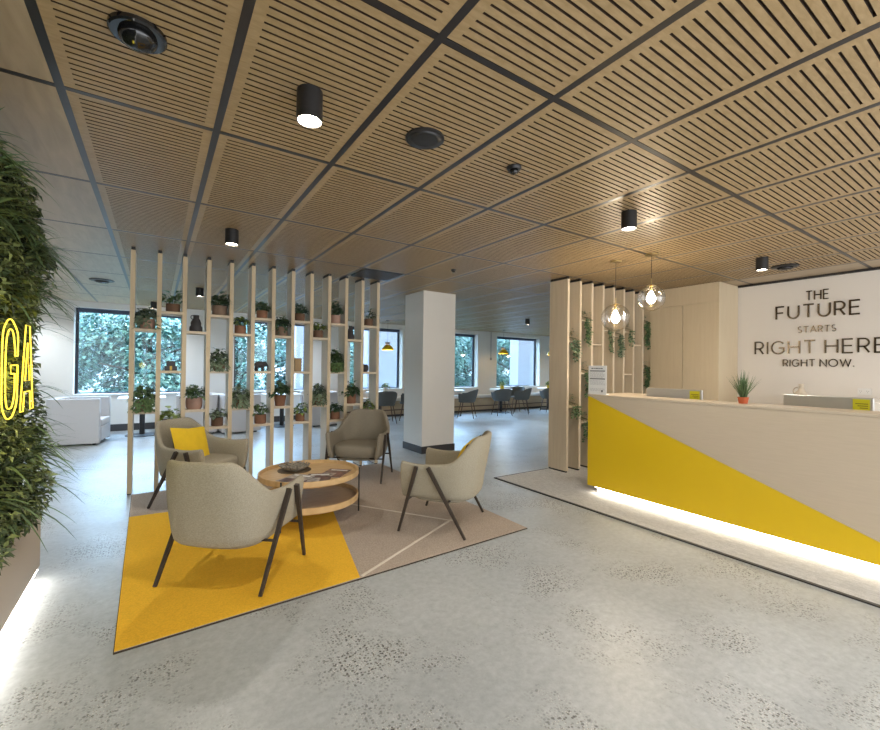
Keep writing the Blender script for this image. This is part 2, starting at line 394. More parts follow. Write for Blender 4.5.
WIN = [(-1.36, .50), (1.50, 3.22), (4.35, 5.96), (7.15, 8.78), (9.60, 11.68), (12.85, 14.5)]
WZ0, WZ1, WD = .74, 2.49, .28
q = MB(); prev = XW0
for a, b in WIN + [(XW1, None)]:
    q.box(prev, a, YB, YB + WD, 0, CEIL)
    if b is None: break
    q.box(a, b, YB, YB + WD, 0, WZ0); q.box(a, b, YB, YB + WD, WZ1, CEIL); prev = b
struct(q.build('wall_back', 'white_wall'))
for k, (a, b) in enumerate(WIN):
    y0, y1 = YB + .2, YB + .25
    q = MB(); t = .05
    q.box(a, a + t, y0, y1, WZ0, WZ1); q.box(b - t, b, y0, y1, WZ0, WZ1); q.box(a + t, b - t, y0, y1, WZ0, WZ0 + t); q.box(a + t, b - t, y0, y1, WZ1 - t, WZ1)
    fr = struct(q.build('window_%d' % (k + 1), 'frame'))
    q = MB(); q.box(a + t, b - t, y0 + .02, y0 + .026, WZ0 + t, WZ1 - t); q.build('pane', 'pane', fr)
    q = MB(); q.box(a + .03, b - .03, y0 - .07, y0 - .01, WZ1 - .085, WZ1 - .002); q.build('roller_blind', 'blind', fr, bevel=.01)
    q = MB(); q.box(a + .002, b - .002, YB - .03, y0 - .002, WZ0, WZ0 + .025); q.build('window_sill', 'white_wall', fr)
q = MB(); q.box(XW0, 3.9, YB - .015, YB, 0, .14); struct(q.build('baseboard_back', 'baseboard'))
struct(bx('wall_left', 'white_wall', (XW0 - .2, XW0, YF, YB + WD, 0, CEIL)))
struct(bx('wall_right', 'sign_wall', (SX0, SX0 + .2, YF, YR, 0, CEIL)))
struct(bx('wall_side', 'white_wall', (SX0 + .2, XW1, YR - .2, YR, 0, CEIL)))
struct(bx('wall_far', 'white_wall', (XW1, XW1 + .2, YR, YB + WD, 0, CEIL)))
struct(bx('gap_shade_strip', 'grid_metal', (SX0 - .035, SX0 - .001, YF, 2.69, CEIL - .03, CEIL - .002)))  # dark strip standing in for the shade in the wall-ceiling gap
# column
t = thing('column', 'white square column with charcoal base behind the lounge chairs', 'column', (3.52, 5.76, 0))
bx('shaft', 'white_wall', (0, .63, 0, .60, .115, CEIL), t, .006)
bx('column_base', 'baseboard', (-.01, .64, -.01, .61, 0, .115), t, .003, 'charcoal base')
# wall conduit between far windows
t = thing('wall_conduit', 'thin grey conduit running down the far wall between windows', 'conduit', (9.33, YB - .012, 0))
q = MB(); q.tube([(0, 0, 1.72), (0, 0, CEIL)], .01); q.build('pipe', 'grey_cap', t); bx('junction', 'grey_cap', (-.03, .03, -.015, .012, 1.66, 1.74), t)

# reception carpet
q = MB(); q.box(3.56, SX0, YF, 4.02, 0, .008); q2 = q
t = thing('carpet', 'pale grey woven carpet with black edge under the reception desk', 'carpet', (0, 0, 0))
q.build('carpet_field', 'desk_carpet', t)
q = MB(); q.box(3.53, 3.56, YF, 4.035, 0, .0095); q.box(3.56, 4.5, 4.02, 4.035, 0, .0095); q.build('carpet_edging', 'carpet_trim', t)['label'] = 'black edging strip'

# ================================================================== LIVING WALL (planted partition)
random.seed(11)
t = thing('living_wall', 'planted green wall of leaves and grasses above greige plinth', 'green wall', (0, 0, 0))
struct_plinth = bx('plinth', 'plinth', (-.95, -.6, -1.2, 3.66, .08, .46), t, .004, 'greige plinth panel')
bx('backing', 'wall_back_panel', (-.95, -.64, -1.2, 3.40, .46, 2.34), t)
bx('plinth_foot', 'black', (-.90, -.66, -1.2, 3.60, 0, .08), t)
bx('led_strip', 'led_floor', (-.640, -.604, -1.2, 3.62, .068, .079), t, 0, 'white glowing light strip')
bx('planter_edge', 'wall_back_panel', (-.78, -.60, 3.41, 3.98, 2.02, 2.10), t)
fol = MB()
def bulge(y, z): return .045 + .035 * math.sin(y * 4.1 + z * 2.3) + .04 * math.sin(z * 6.2 - y * 3.1) + .03 * math.sin(y * 9 + z * 8)
for k in range(14000):
    y = random.uniform(1.6, 3.43) if k < 12500 else random.uniform(-1, 1.6); z = random.uniform(.50, 2.37)
    x = -.63 + max(0, bulge(y, z)) * random.uniform(.2, 1.1) * min(1, (2.5 - z) / .4)
    if abs(z - 1.34) < .26 and 2.2 < y < 2.95: x = min(x, -.585)
    d = Vector((random.uniform(.25, 1), random.uniform(-.8, .8), random.uniform(-.8, .5)))
    fol.leaf((x, y, z), d, (.6, random.uniform(-.5, .5), .8), random.uniform(.025, .06), random.uniform(.014, .03), .3, 0 if random.random() < .5 else 1)
for k in range(1500):   # end of the partition, wrapped with leaves
    z = random.uniform(.50, 2.4); x = random.uniform(-.95, -.6); y = 3.39 + random.uniform(0, .07)
    fol.leaf((x, y, z), (random.uniform(-.3, .8), random.uniform(.2, 1), random.uniform(-.8, .4)), (.3, .6, .8), random.uniform(.025, .06), random.uniform(.014, .03), .3, 0 if random.random() < .5 else 1)
o = fol.build('foliage', ['moss', 'moss_d'], t, smooth=True); o['kind'] = 'stuff'
gr = MB()
for cy, cz, nb, ln in [(2.75, 2.28, 22, .2), (2.9, 2.05, 24, .22), (3.2, 1.98, 30, .24), (3.36, 2.0, 34, .26), (3.2, 1.78, 26, .24), (3.36, 1.72, 26, .26), (3.3, 1.6, 14, .26), (2.5, 2.0, 20, .22), (2.75, 1.74, 22, .2), (3.3, 1.02, 18, .22), (3.2, .92, 22, .26), (3.36, .84, 26, .3),
                   (3.0, .95, 20, .22), (2.8, .86, 20, .22), (3.36, .66, 22, .3), (3.2, .62, 22, .26), (2.9, .64, 20, .2), (2.55, .78, 20, .2), (3.36, 1.2, 10, .2), (2.3, 2.2, 20, .2), (1.9, 1.2, 20, .2), (2.1, .8, 20, .2), (1.5, 1.9, 20, .2)]:
    for k in range(nb):
        d = Vector((random.uniform(.25, 1), random.uniform(-.75, .95), random.uniform(-.15, .7)))
        gr.blade((-.60 + random.uniform(-.02, .02), cy + random.uniform(-.04, .04), cz + random.uniform(-.05, .05)), d, ln * random.uniform(.6, 1.2), .016, random.uniform(.25, .75))
gr.build('grasses', 'blade', t, smooth=True)['kind'] = 'stuff'
# neon letters
def smooth_path(pts, n=6, closed=False):
    pts = [Vector(p) for p in pts]; out = []; k = len(pts); rng = range(k if closed else k - 1)
    for i in rng:
        p0 = pts[(i - 1) % k] if closed or i > 0 else pts[i]; p1 = pts[i]; p2 = pts[(i + 1) % k]; p3 = pts[(i + 2) % k] if closed or i + 2 < k else p2
        for j in range(n):
            u = j / n; out.append(.5 * ((2 * p1) + (p2 - p0) * u + (2 * p0 - 5 * p1 + 4 * p2 - p3) * u * u + (3 * p1 - p0 - 3 * p2 + p3) * u ** 3))
    if not closed: out.append(pts[-1])
    return out
t = thing('neon_sign', 'glowing yellow neon letters G and A on the planted wall', 'neon sign', (-.49, 0, 0))
def V2(u, v): return (0, u, v)
def neon(name, strokes):
    q = MB()
    for pts, cl, sm in strokes:
        p = [V2(*a) for a in pts]
        if sm: p = smooth_path(p, 5, cl)
        q.tube(p, .0028, 8, closed=cl)
    return q.build(name, 'neon', t, smooth=True)
g0, g1, zb, zt = 2.265, 2.485, 1.145, 1.545
neon('letter_g', [([(g1, 1.40), (g1 - .005, 1.49), (2.417, zt - .012), (2.370, zt), (2.323, zt - .012), (2.275, 1.49), (g0, 1.40), (g0, 1.29), (2.275, 1.20), (2.323, zb + .01), (2.370, zb), (2.422, zb + .01), (2.475, 1.20), (g1, 1.26)], False, True),
                  ([(g1, 1.26), (g1, 1.36), (2.386, 1.36), (2.386, 1.325), (2.443, 1.325)], False, False),
                  ([(2.443, 1.325), (2.443, 1.25), (2.412, 1.195), (2.370, 1.185), (2.333, 1.20), (2.312, 1.27), (2.312, 1.42), (2.333, 1.485), (2.370, 1.505), (2.412, 1.49), (2.443, 1.42), (2.443, 1.40), (g1, 1.40)], False, True)])
a0, a1 = 2.535, 2.765
neon('letter_a', [([(a0, 1.155), (2.61, 1.54), (2.68, 1.54), (a1, 1.155), (a1 - .05, 1.155), (2.70, 1.24), (2.60, 1.24), (a0 + .05, 1.155)], True, False),
                  ([(2.612, 1.29), (2.69, 1.29), (2.648, 1.46)], True, False)])
for y in (2.31, 2.43, 2.58, 2.73):
    for z in (1.25, 1.42): q = MB(); q.tube([(-.12, y, z), (0, y, z)], .003, 6); q.build('standoff', 'black', t)
for y in (2.43, 2.71): point('neon_lamp', (.03, y, 1.34), 2.2, (1, .78, .06), t, .1)

# ================================================================== CEILING FITTINGS
def downlight(x, y, label, power=DOWN_W, color=(1, .95, .87)):
    t = thing('downlight', label, 'ceiling light', (x, y, CEIL), 0, 'black cylinder ceiling lights')
    q = MB(); q.lathe([(.052, -.135), (.057, -.135), (.057, 0)], n=28, cap=False); q.lathe([(.052, -.135), (.05, -.105)], n=28, cap=False)
    q.build('housing', 'black', t, angle=40)
    q = MB(); q.lathe([(0, -.122), (.0505, -.122)], n=28); q.build('lens', 'lamp_on', t)
    spot('downlight_lamp', (0, 0, -.14), power, 150, .8, color, t, .035)
    return t
downlight(.557, 1.918, 'black cylinder downlight nearest the black dome on the slatted ceiling')
downlight(.554, 4.281, 'black cylinder downlight above the seating, just before the shelf divider')
downlight(3.054, 1.934, 'black cylinder downlight in front of the two glass globe pendants')
downlight(5.448, 1.882, 'black cylinder downlight in front of the lettered white wall')
downlight(.556, 7.81, 'black cylinder downlight beyond the shelf divider, above the jug bay', FAR_W, (.78, .88, 1))
downlight(-.066, 10.13, 'black cylinder downlight close to the first window', FAR_W, (.78, .88, 1))
downlight(7.59, 7.494, 'black cylinder downlight above the far dining tables', FAR_W, (.78, .88, 1))
downlight(2.7, 10.0, 'added black cylinder downlight behind the divider, close to the second window', FAR_W, (.78, .88, 1))  # extra lamp added to brighten the window side
for x, y in ((-1.9, 5.4), (-1.9, 7.8), (-1.9, 10.1)):  # unseen lamps added as fill for the far left zone
    downlight(x, y, 'added unseen black cylinder downlight on the ceiling behind the planted wall', FAR_W, (.80, .90, 1))
for x, y in ((8.2, 5.1), (11.4, 6.0), (11.8, 8.6)):  # unseen lamps added to brighten the zone past the fins
    downlight(x, y, 'added unseen black cylinder downlight on the ceiling behind the reception wall', FAR_W, (.80, .90, 1))
for x in (.556, 3.05, 5.45):  # unseen lamps added behind the camera as fill
    downlight(x, -.9, 'added unseen black cylinder downlight on the ceiling of the entrance side')
t = thing('smoke_dome', 'glossy black dome camera on slatted ceiling nearest the planted wall', 'ceiling dome', (-.076, 1.941, CEIL))
q = MB(); q.lathe([(.092, 0), (.092, -.014), (.085, -.02)], n=40); q.build('rim', 'black_gloss', t, angle=40)
q = MB(); q.lathe([(.062, -.02), (.058, -.036), (.043, -.052), (.02, -.06), (0, -.062)], n=40); q.build('dome', 'black_gloss', t, smooth=True)
t = thing('ceiling_speaker', 'flat round black ceiling speaker on slatted panels', 'speaker', (1.184, 1.945, CEIL))
q = MB(); q.lathe([(.105, 0), (.105, -.008), (.098, -.012)], n=40); q.build('rim', 'black', t, angle=40)
q = MB(); q.lathe([(.097, -.0115), (.06, -.015), (0, -.016)], n=40); q.build('grille', 'black', t, smooth=True)
def sensor(x, y, r, label, name='ceiling_sensor', cat='ceiling sensor'):
    t = thing(name, label, cat, (x, y, CEIL))
    q = MB(); q.lathe([(r, 0), (r, -.01), (r * .85, -.02)], n=32); q.build('rim', 'black', t, angle=40)
    q = MB(); q.lathe([(r * .6, -.02), (r * .5, -.04), (0, -.05)], n=32); q.build('dome', 'black_gloss', t, smooth=True)
sensor(1.805, 1.91, .045, 'small round black sensor on ceiling next to the flat black speaker')
sensor(3.08, 4.33, .03, 'tiny round sensor on ceiling panel in front of the white column')
sensor(-.692, 7.98, .15, 'round black ceiling dome over the white tub chair', 'ceiling_dome', 'ceiling dome')
sensor(6.067, 1.87, .13, 'round black ceiling dome beside the downlight by lettered wall', 'ceiling_dome', 'ceiling dome')
sensor(7.1, 10.3, .12, 'flat round black dome on far ceiling near the window wall', 'ceiling_dome', 'ceiling dome')
t = thing('air_vent', 'square dark air grille in the ceiling above the shelf divider end', 'air vent', (2.43, 5.17, CEIL))
bx('vent_plate', 'black_gloss', (-.29, .29, -.24, .30, -.004, 0), t)
q = MB()
for k in range(12): q.box(-.27, .27, -.21 + k * .041, -.195 + k * .041, -.010, -.004)
q.build('louvres', 'black', t)

# ================================================================== ROOM DIVIDER with shelves
PY0, PD, PX0, PSP, PT = 5.50, .25, -.223, .236, .042
SH = {'t': 1.955, 'u': 1.752, 'm': 1.305, 'l': .868, 'b': .662}
t = thing('shelf_divider', 'pale oak room divider of upright boards with staggered shelves', 'room divider', (0, 0, 0))
for i in range(13):
    x = PX0 + i * PSP
    q = MB(); q.box(x - PT / 2, x + PT / 2, PY0, PY0 + PD, .012, CEIL - .034); q.mi = [0, 0, 1, 1, 0, 0]; p = q.build('post', ['daylit_side', 'oak_edge'], t)
    bx('post_cap', 'black', (x - PT / 2 + .004, x + PT / 2 - .004, PY0 + .004, PY0 + PD - .004, CEIL - .034, CEIL - .001), p)
    bx('post_foot', 'black', (x - PT / 2 + .004, x + PT / 2 - .004, PY0 + .004, PY0 + PD - .004, 0, .012), p)
BAYX = [PX0 + (i + .5) * PSP for i in range(12)]
for i in range(12):
    for key in (('u', 'l') if i % 2 == 0 else ('t', 'm', 'b')):
        z = SH[key]; bx('shelf', 'pale_oak', (BAYX[i] - (PSP - PT) / 2, BAYX[i] + (PSP - PT) / 2, PY0 + .004, PY0 + PD - .004, z - .028, z), t)
# reception fins
t = thing('fin_screen', 'beige timber fin screen with small shelves behind the reception desk', 'fin screen', (0, 0, 0))
FX0, FSP, FT = 4.525, .25, .04
for i in range(8):
    x = FX0 + i * FSP
    p = bx('fin', 'pale_oak', (x - FT / 2, x + FT / 2, 3.72, YR - .005, .03, CEIL - .034), t)
    bx('fin_cap', 'black', (x - FT / 2 + .004, x + FT / 2 - .004, 3.73, YR - .01, CEIL - .034, CEIL - .001), p)
    bx('fin_foot', 'black', (x - FT / 2 + .004, x + FT / 2 - .004, 3.73, YR - .01, .0085, .03), p)
FB = [FX0 + (i + .5) * FSP for i in range(7)] + [6.352]
for i, zs in enumerate([(1.76, .88), (2.06, 1.33, .66), (1.74,), (1.95,), (1.88,), (1.96, 1.32), (1.77,), (2.12, 1.42)]):
    for z in zs:
        hw = (FSP - FT) / 2
        if i == 7: hw = .055
        bx('shelf', 'pale_oak', (FB[i] - hw, FB[i] + hw - (0 if i < 7 else .0), 3.74, YR - .01, z - .02, z), t)
bx('back_panel', 'pale_oak', (FB[5] - .105, FB[5] + .105, YR - .012, YR - .006, 1.32, 1.75), t)

# ------------------------------------------------------------------ plants on shelves
def pot_profile(kind, r, h):
    if kind == 'bowl': return [(r * .8, 0), (r * .97, h * .25), (r, h * .6), (r * .94, h), (r * .84, h), (r * .8, h * .85), (0, h * .85)]
    if kind == 'taper': return [(r * .74, 0), (r, h), (r * .9, h), (r * .86, h * .85), (0, h * .85)]
    return [(r * .93, 0), (r, h * .06), (r, h), (r * .9, h), (r * .88, h * .86), (0, h * .86)]
def potted(x, y, z, label, pot='pot_brown', kind='cyl', r=.055, h=.085, leaf='leaf_a', n=70, spread=.085, height=.10, L=.05, W=.032, trail=0, seed=0, group='potted plants in the shelf divider', name='potted_plant', two=None):
    random.seed(seed * 7 + 3)
    t = thing(name, label, 'plant', (x, y, z), 0, group)
    q = MB(); q.lathe(pot_profile(kind, r, h), n=24); q.build('pot', pot, t, angle=35)
    q = MB(); q.lathe([(0, h * .868), (r * .87, h * .868)], n=20); q.build('soil', 'soil', t)
    f = MB(); st = MB()
    lim = .083 if group == 'potted plants in the shelf divider' else 9
    if lim < 1: t.scale = (1.14, 1.14, 1.14)
    n = int(n * 1.35); L *= 1.12; W *= 1.15
    for k in range(n):
        a = random.uniform(0, 2 * PI); e = random.random() ** .7
        rr = spread * e; zz = h * .9 + height * (1 - .75 * e * e) * random.uniform(.35, 1.05)
        p = Vector((rr * math.cos(a), rr * math.sin(a) * .9, zz))
        d = Vector((math.cos(a), math.sin(a), random.uniform(-.5, .6)))
        if p.y > -.03: p.x = max(-lim + .02, min(lim - .02, p.x)); d.x *= .6
        f.leaf(p, d, (0, 0, 1), L * random.uniform(.7, 1.2), W * random.uniform(.7, 1.2), .25, 1 if two and random.random() < .35 else 0)
        if k % 5 == 0: st.tube([(rr * .1 * math.cos(a), rr * .1 * math.sin(a), h * .85), (p.x * .6, p.y * .6, h * .9 + (zz - h * .9) * .7), p], .0016, 5)
    for k in range(trail):
        a = random.uniform(-2.6, -.5) if random.random() < .75 else random.uniform(0, 2 * PI)
        ln = random.uniform(.4, 1) * (h + .03); p0 = Vector((r * 1.02 * math.cos(a), r * 1.02 * math.sin(a), h))
        for s in range(5):
            u = s / 4; p = p0 + Vector((math.cos(a) * .02 * (1 + u), math.sin(a) * .02 * (1 + u), .015 - ln * u))
            p.z = max(p.z, .012)
            f.leaf(p, (math.cos(a + random.uniform(-1, 1)), math.sin(a + random.uniform(-1, 1)), -.5), (math.cos(a), math.sin(a), .4), L * .8, W * .8, .1, 0)
    f.build('foliage', [leaf, two or leaf], t, smooth=True); st.build('stems', 'leaf_b', t)
    return t
PYC = PY0 + .115
def bay(i): return BAYX[i]
PL = [  # bay, shelf, look, dict
 (0, 'u', 'trailing dark green plant in wide dusty pink pot', dict(pot='pot_pink', kind='bowl', r=.07, h=.10, leaf='leaf_d', two='leaf_b', n=110, spread=.10, height=.11, trail=16)),
 (0, 'l', 'dense trailing green plant hiding a dusty pink pot', dict(pot='pot_pink', r=.065, h=.10, leaf='leaf_a', n=150, spread=.10, height=.15, trail=26, two='leaf_b')),
 (1, 't', 'sparse plant with upright leaves in small brown pot', dict(r=.06, h=.08, n=34, spread=.09, height=.13, L=.075, W=.04)),
 (1, 'b', 'variegated yellow green plant behind the pillow chair', dict(r=.06, h=.09, leaf='leaf_c', n=50, spread=.09, height=.12, L=.06, W=.045)),
 (2, 'l', 'leafy green plant in pink bowl marked with V', dict(pot='pot_pink', kind='bowl', r=.075, h=.115, n=90, spread=.10, height=.14, L=.055, W=.04)),
 (3, 't', 'big dark leafy plant in plain brown pot', dict(pot='pot_taupe', r=.068, h=.10, leaf='leaf_b', n=90, spread=.10, height=.14, L=.06, W=.042)),
 (3, 'm', 'bushy trailing plant in grey brown bowl', dict(pot='pot_taupe', kind='bowl', r=.06, h=.09, leaf='leaf_d', n=110, spread=.10, height=.15, trail=16, two='leaf_b')),
 (3, 'b', 'small grey green plant in brown clay pot', dict(r=.056, h=.085, leaf='leaf_d', n=70, spread=.09, height=.10)),
 (4, 'u', 'bright green pothos in terracotta pot', dict(pot='terracotta', r=.055, h=.085, leaf='leaf_c', two='leaf_b', n=60, spread=.08, height=.11)),
 (4, 'l', 'tall trailing grey green plant in brown bowl', dict(pot='terracotta', kind='bowl', r=.062, h=.09, leaf='leaf_d', n=130, spread=.10, height=.17, trail=22, two='leaf_a')),
 (5, 't', 'round leafed green plant in straight brown pot', dict(pot='terracotta', r=.056, h=.085, leaf='leaf_b', two='leaf_a', n=80, spread=.085, height=.11)),
 (5, 'b', 'spreading small leafed plant in tan clay pot', dict(pot='terracotta', r=.06, h=.095, leaf='leaf_a', n=70, spread=.10, height=.12)),
 (6, 'u', 'bushy pothos spilling over taupe clay pot', dict(pot='pot_taupe', r=.066, h=.10, leaf='leaf_b', two='leaf_a', n=100, spread=.10, height=.13, trail=8)),
 (6, 'l', 'tall broad leafed plant in terracotta pot', dict(pot='terracotta', kind='taper', r=.066, h=.115, leaf='leaf_b', n=80, spread=.10, height=.17, L=.07, W=.05)),
 (7, 't', 'dark bushy plant in square brown pot', dict(r=.055, h=.085, leaf='leaf_b', n=80, spread=.095, height=.11)),
 (7, 'b', 'glossy yellow green plant in tan pot', dict(pot='terracotta', r=.05, h=.085, leaf='leaf_c', two='leaf_b', n=60, spread=.085, height=.14)),
 (8, 'u', 'small green plant in two tone brown pot', dict(r=.055, h=.085, leaf='leaf_c', two='leaf_b', n=55, spread=.09, height=.11)),
 (8, 'l', 'round grey green trailing plant in brown pot', dict(pot='pot_brown', r=.06, h=.10, leaf='leaf_d', n=130, spread=.10, height=.15, trail=24, two='leaf_b')),
 (9, 't', 'dark upright bushy plant in dusty pink pot', dict(pot='pot_pink', r=.062, h=.10, leaf='leaf_b', n=110, spread=.085, height=.17)),
 (9, 'm', 'large trailing green plant covering its pot', dict(pot='pot_brown', r=.06, h=.09, leaf='leaf_a', n=150, spread=.10, height=.18, trail=30, two='leaf_b')),
 (9, 'b', 'small dark green plant in terracotta pot', dict(pot='terracotta', r=.056, h=.09, leaf='leaf_b', n=80, spread=.08, height=.11)),
 (10, 'l', 'broad dark leafed plant in terracotta pot', dict(pot='terracotta', r=.066, h=.11, leaf='leaf_b', n=70, spread=.10, height=.16, L=.075, W=.05)),
 (11, 't', 'arching spiky leafed plant in brown pot', dict(r=.055, h=.09, leaf='leaf_b', n=26, spread=.08, height=.13, L=.09, W=.022)),
 (11, 'b', 'yellow green plant behind the taupe armchair', dict(r=.056, h=.09, leaf='leaf_c', n=50, spread=.09, height=.13, two='leaf_b')),
]
ORD = ['first', 'second', 'third', 'fourth', 'fifth', 'sixth', 'seventh', 'eighth', 'ninth', 'tenth', 'eleventh', 'last']
SN = {'t': 'top', 'u': 'upper', 'm': 'middle', 'l': 'lower', 'b': 'bottom'}
for k, (i, s, look, d) in enumerate(PL):
    dx = random.Random(k).uniform(-.012, .012)
    potted(bay(i) + dx, PYC - .02, SH[s], '%s, %s shelf, %s divider bay' % (look, SN[s], ORD[i]), seed=k, **d)
# V mark on pink bowl
# vases and ornaments
def vase(x, z, label, sc=1, handle=True):
    t = thing('stoneware_jug', label, 'jug', (x, PYC - .02, z), 0, 'dark jugs in the shelf divider')
    q = MB(); q.lathe([(0, 0), (.062 * sc, 0), (.066 * sc, .012), (.064 * sc, .055), (.052 * sc, .07), (.054 * sc, .10), (.042 * sc, .13), (.028 * sc, .155), (.03 * sc, .19), (.024 * sc, .19), (.022 * sc, .165), (0, .16)], n=28)
    q.build('body', 'dark_clay', t, smooth=True)
    if handle:
        q = MB(); q.tube([(-.03 - .022 * math.sin(a), 0, .165 - .022 * math.cos(a)) for a in [PI * j / 10 for j in range(11)]], .0045, 8); q.build('handle', 'dark_clay', t, smooth=True)
vase(bay(2), SH['u'], 'dark stoneware jug with loop handle, upper shelf, third divider bay')
vase(bay(10) - .02, SH['u'], 'dark stoneware jug with stepped body, upper shelf, eleventh divider bay', .85)
t = thing('stacked_boxes', 'two tier black box with gold stripe, middle shelf, second divider bay', 'ornament', (bay(1), PYC - .02, SH['m']))
bx('lower_block', 'black', (-.058, .058, -.05, .05, 0, .052), t, .004); bx('upper_block', 'black', (-.043, .043, -.04, .04, .052, .105), t, .004)
bx('gold_stripe', 'gold', (-.012, .010, -.0515, -.049, .002, .05), t)
t = thing('elephant_figurine', 'dark elephant figurine, middle shelf, sixth divider bay', 'figurine', (bay(5) - .005, PYC - .02, SH['m']))
def ellipsoid(mb, c, r, n=20, m=12, rot=0):
    vs = []; fs = []
    for j in range(m + 1):
        th = PI * j / m
        for i in range(n):
            a = 2 * PI * i / n; x, y, z = r[0] * math.sin(th) * math.cos(a), r[1] * math.sin(th) * math.sin(a), r[2] * math.cos(th)
            x, z = x * math.cos(rot) + z * math.sin(rot), -x * math.sin(rot) + z * math.cos(rot)
            vs.append((c[0] + x, c[1] + y, c[2] + z))
    for j in range(m):
        for i in range(n): fs.append((j * n + i, (j + 1) * n + i, (j + 1) * n + (i + 1) % n, j * n + (i + 1) % n))
    mb.add(vs, fs)
def metaballs(name, mt, parent, el, res=.006):
    mbd = bpy.data.metaballs.new('tmp'); mbd.resolution = res; mbd.threshold = .1
    ob = bpy.data.objects.new('tmp', mbd); C.objects.link(ob)
    for co, r in el:
        e = mbd.elements.new(); e.co = co; e.radius = r
    dg = bpy.context.evaluated_depsgraph_get(); me = bpy.data.meshes.new_from_object(ob.evaluated_get(dg)); me.name = name
    bpy.data.objects.remove(ob); bpy.data.metaballs.remove(mbd)
    me.materials.clear(); me.materials.append(M[mt]); me.polygons.foreach_set('use_smooth', [True] * len(me.polygons))
    o = bpy.data.objects.new(name, me); C.objects.link(o); o.parent = parent; return o
q = MB()
ellipsoid(q, (-.012, 0, .082), (.062, .036, .042)); ellipsoid(q, (.044, 0, .088), (.032, .027, .033))
for sx in (-.048, .022):
    for sy in (-.018, .018): q.tube([(sx, sy, .07), (sx, sy, .03), (sx, sy, 0)], [.019, .015, .0165], 10)
q.tube([(.066, 0, .085), (.082, 0, .065), (.086, 0, .035), (.08, 0, .012)], [.013, .010, .0075, .006], 10)
q.tube([(-.07, 0, .09), (-.08, 0, .07), (-.079, 0, .05)], .003, 6)
q.build('elephant_body', 'dark_clay', t, smooth=True)
q = MB()
for sy in (-1, 1): ellipsoid(q, (.032, sy * .028, .086), (.02, .005, .026))
q.build('ears', 'dark_clay', t, smooth=True)
t = thing('bronze_block', 'tall bronze slab ornament, middle shelf, eighth divider bay', 'ornament', (bay(7) - .03, PYC - .02, SH['m']))
bx('slab', 'bronze', (-.045, .045, -.03, .03, 0, .17), t, .006); bx('slab_lip', 'bronze', (-.048, -.03, -.032, .032, .165, .18), t, .003)
t = thing('round_vase', 'round black vase, middle shelf, last divider bay', 'vase', (bay(11) - .035, PYC - .02, SH['m']))
q = MB(); q.lathe([(0, 0), (.03, 0), (.052, .03), (.056, .05), (.05, .08), (.03, .102), (.024, .106), (.02, .1), (0, .095)], n=28); q.build('body', 'dark_clay', t, smooth=True)

# ivy on the fins
def ivy(x, z, ztop, zbot, label, seed, leafm='leaf_a', wid=.075, dens=1.0):
    random.seed(seed)
    t = thing('trailing_ivy', label, 'plant', (x, 3.80, z), 0, 'ivy hanging on the fin screen')
    q = MB(); q.lathe(pot_profile('taper', .045, .06), c=(0, .1, 0), n=18); q.build('pot', 'pot_brown', t, angle=35)
    f = MB(); st = MB()
    for k in range(int(40 * dens)):
        a = random.uniform(0, 2 * PI)
        f.leaf((random.uniform(-wid, wid), random.uniform(-.08, .12), .06 + random.uniform(0, max(.03, ztop - z - .06))), (math.cos(a), math.sin(a), .3), (0, 0, 1), .045, .034, .3, k % 2)
    ns = int(9 * dens) + 1
    for s in range(ns):
        sx = random.uniform(-wid, wid) * .9; ln = (z - zbot) * random.uniform(.55, 1); y0 = -.095 - random.uniform(0, .035)
        pts = [(sx * .6, .05, .06), (sx * .8, y0 + .03, .03)]
        nn = max(4, int(ln / .028))
        for j in range(nn):
            u = j / (nn - 1); p = Vector((sx + .012 * math.sin(j * 1.3 + s), y0 + .01 * math.sin(j), -ln * u)); pts.append(p)
            for rep in range(2):
                a = random.uniform(0, 2 * PI)
                f.leaf(p, (math.cos(a), math.sin(a) - .5, -.5), (0, -1, .4), random.uniform(.03, .048), random.uniform(.024, .036), .15, (j + s) % 2)
        st.tube(pts, .0015, 4)
    f.build('foliage', [leafm, 'leaf_b'], t, smooth=True); st.build('stems', 'leaf_b', t)
ivy(FB[0], 1.76, 1.92, 1.48, 'wispy grey green ivy on the upper shelf between first two fins', 1, 'leaf_d', .09)
ivy(FB[1], 2.06, 2.18, 1.70, 'full green ivy hanging highest between second and third fins', 2)
ivy(FB[1], 1.33, 1.48, .97, 'full green ivy hanging halfway down behind the paper notice', 3)
ivy(FB[0], .88, 1.04, .72, 'small ivy on the lower shelf between first two fins', 4)
ivy(FB[1], .66, .80, .34, 'lowest ivy on fin screen, trailing beside the yellow desk end', 5)
ivy(FB[3], 1.95, 1.99, 1.55, 'thin reddish ivy strand hanging left of the lower globe pendant', 6, 'leaf_a', .03, .35)
ivy(FB[4], 1.88, 1.92, 1.58, 'short bushy ivy hanging just below the lower globe pendant', 7, 'leaf_d')
ivy(FB[5], 1.96, 2.06, 1.72, 'sparse ivy strand between sixth and seventh fins', 8, 'leaf_a', .05, .45)
ivy(FB[7], 2.12, 2.22, 1.70, 'long dense ivy beside the tall cabinet, upper one', 9, 'leaf_a', .05)
ivy(FB[7], 1.42, 1.50, 1.04, 'long dense ivy beside the tall cabinet, lower one', 10, 'leaf_a', .05)

# ================================================================== RECEPTION
# cabinet
t = thing('tall_cabinet', 'tall beige laminate cabinet reaching the ceiling beside the white wall', 'cabinet', (6.39, 2.70, 0))
bx('carcass', 'cabinet', (.02, .588, 0, 1.31, .008, CEIL - .004), t)
bx('top_panel', 'cabinet', (0, .019, .0, .97, 2.335, CEIL - .004), t, .002)
for a, b in ((.0, .478), (.484, .97)):
    d = bx('door', 'cabinet', (0, .019, a, b, .06, 2.328), t, .002)
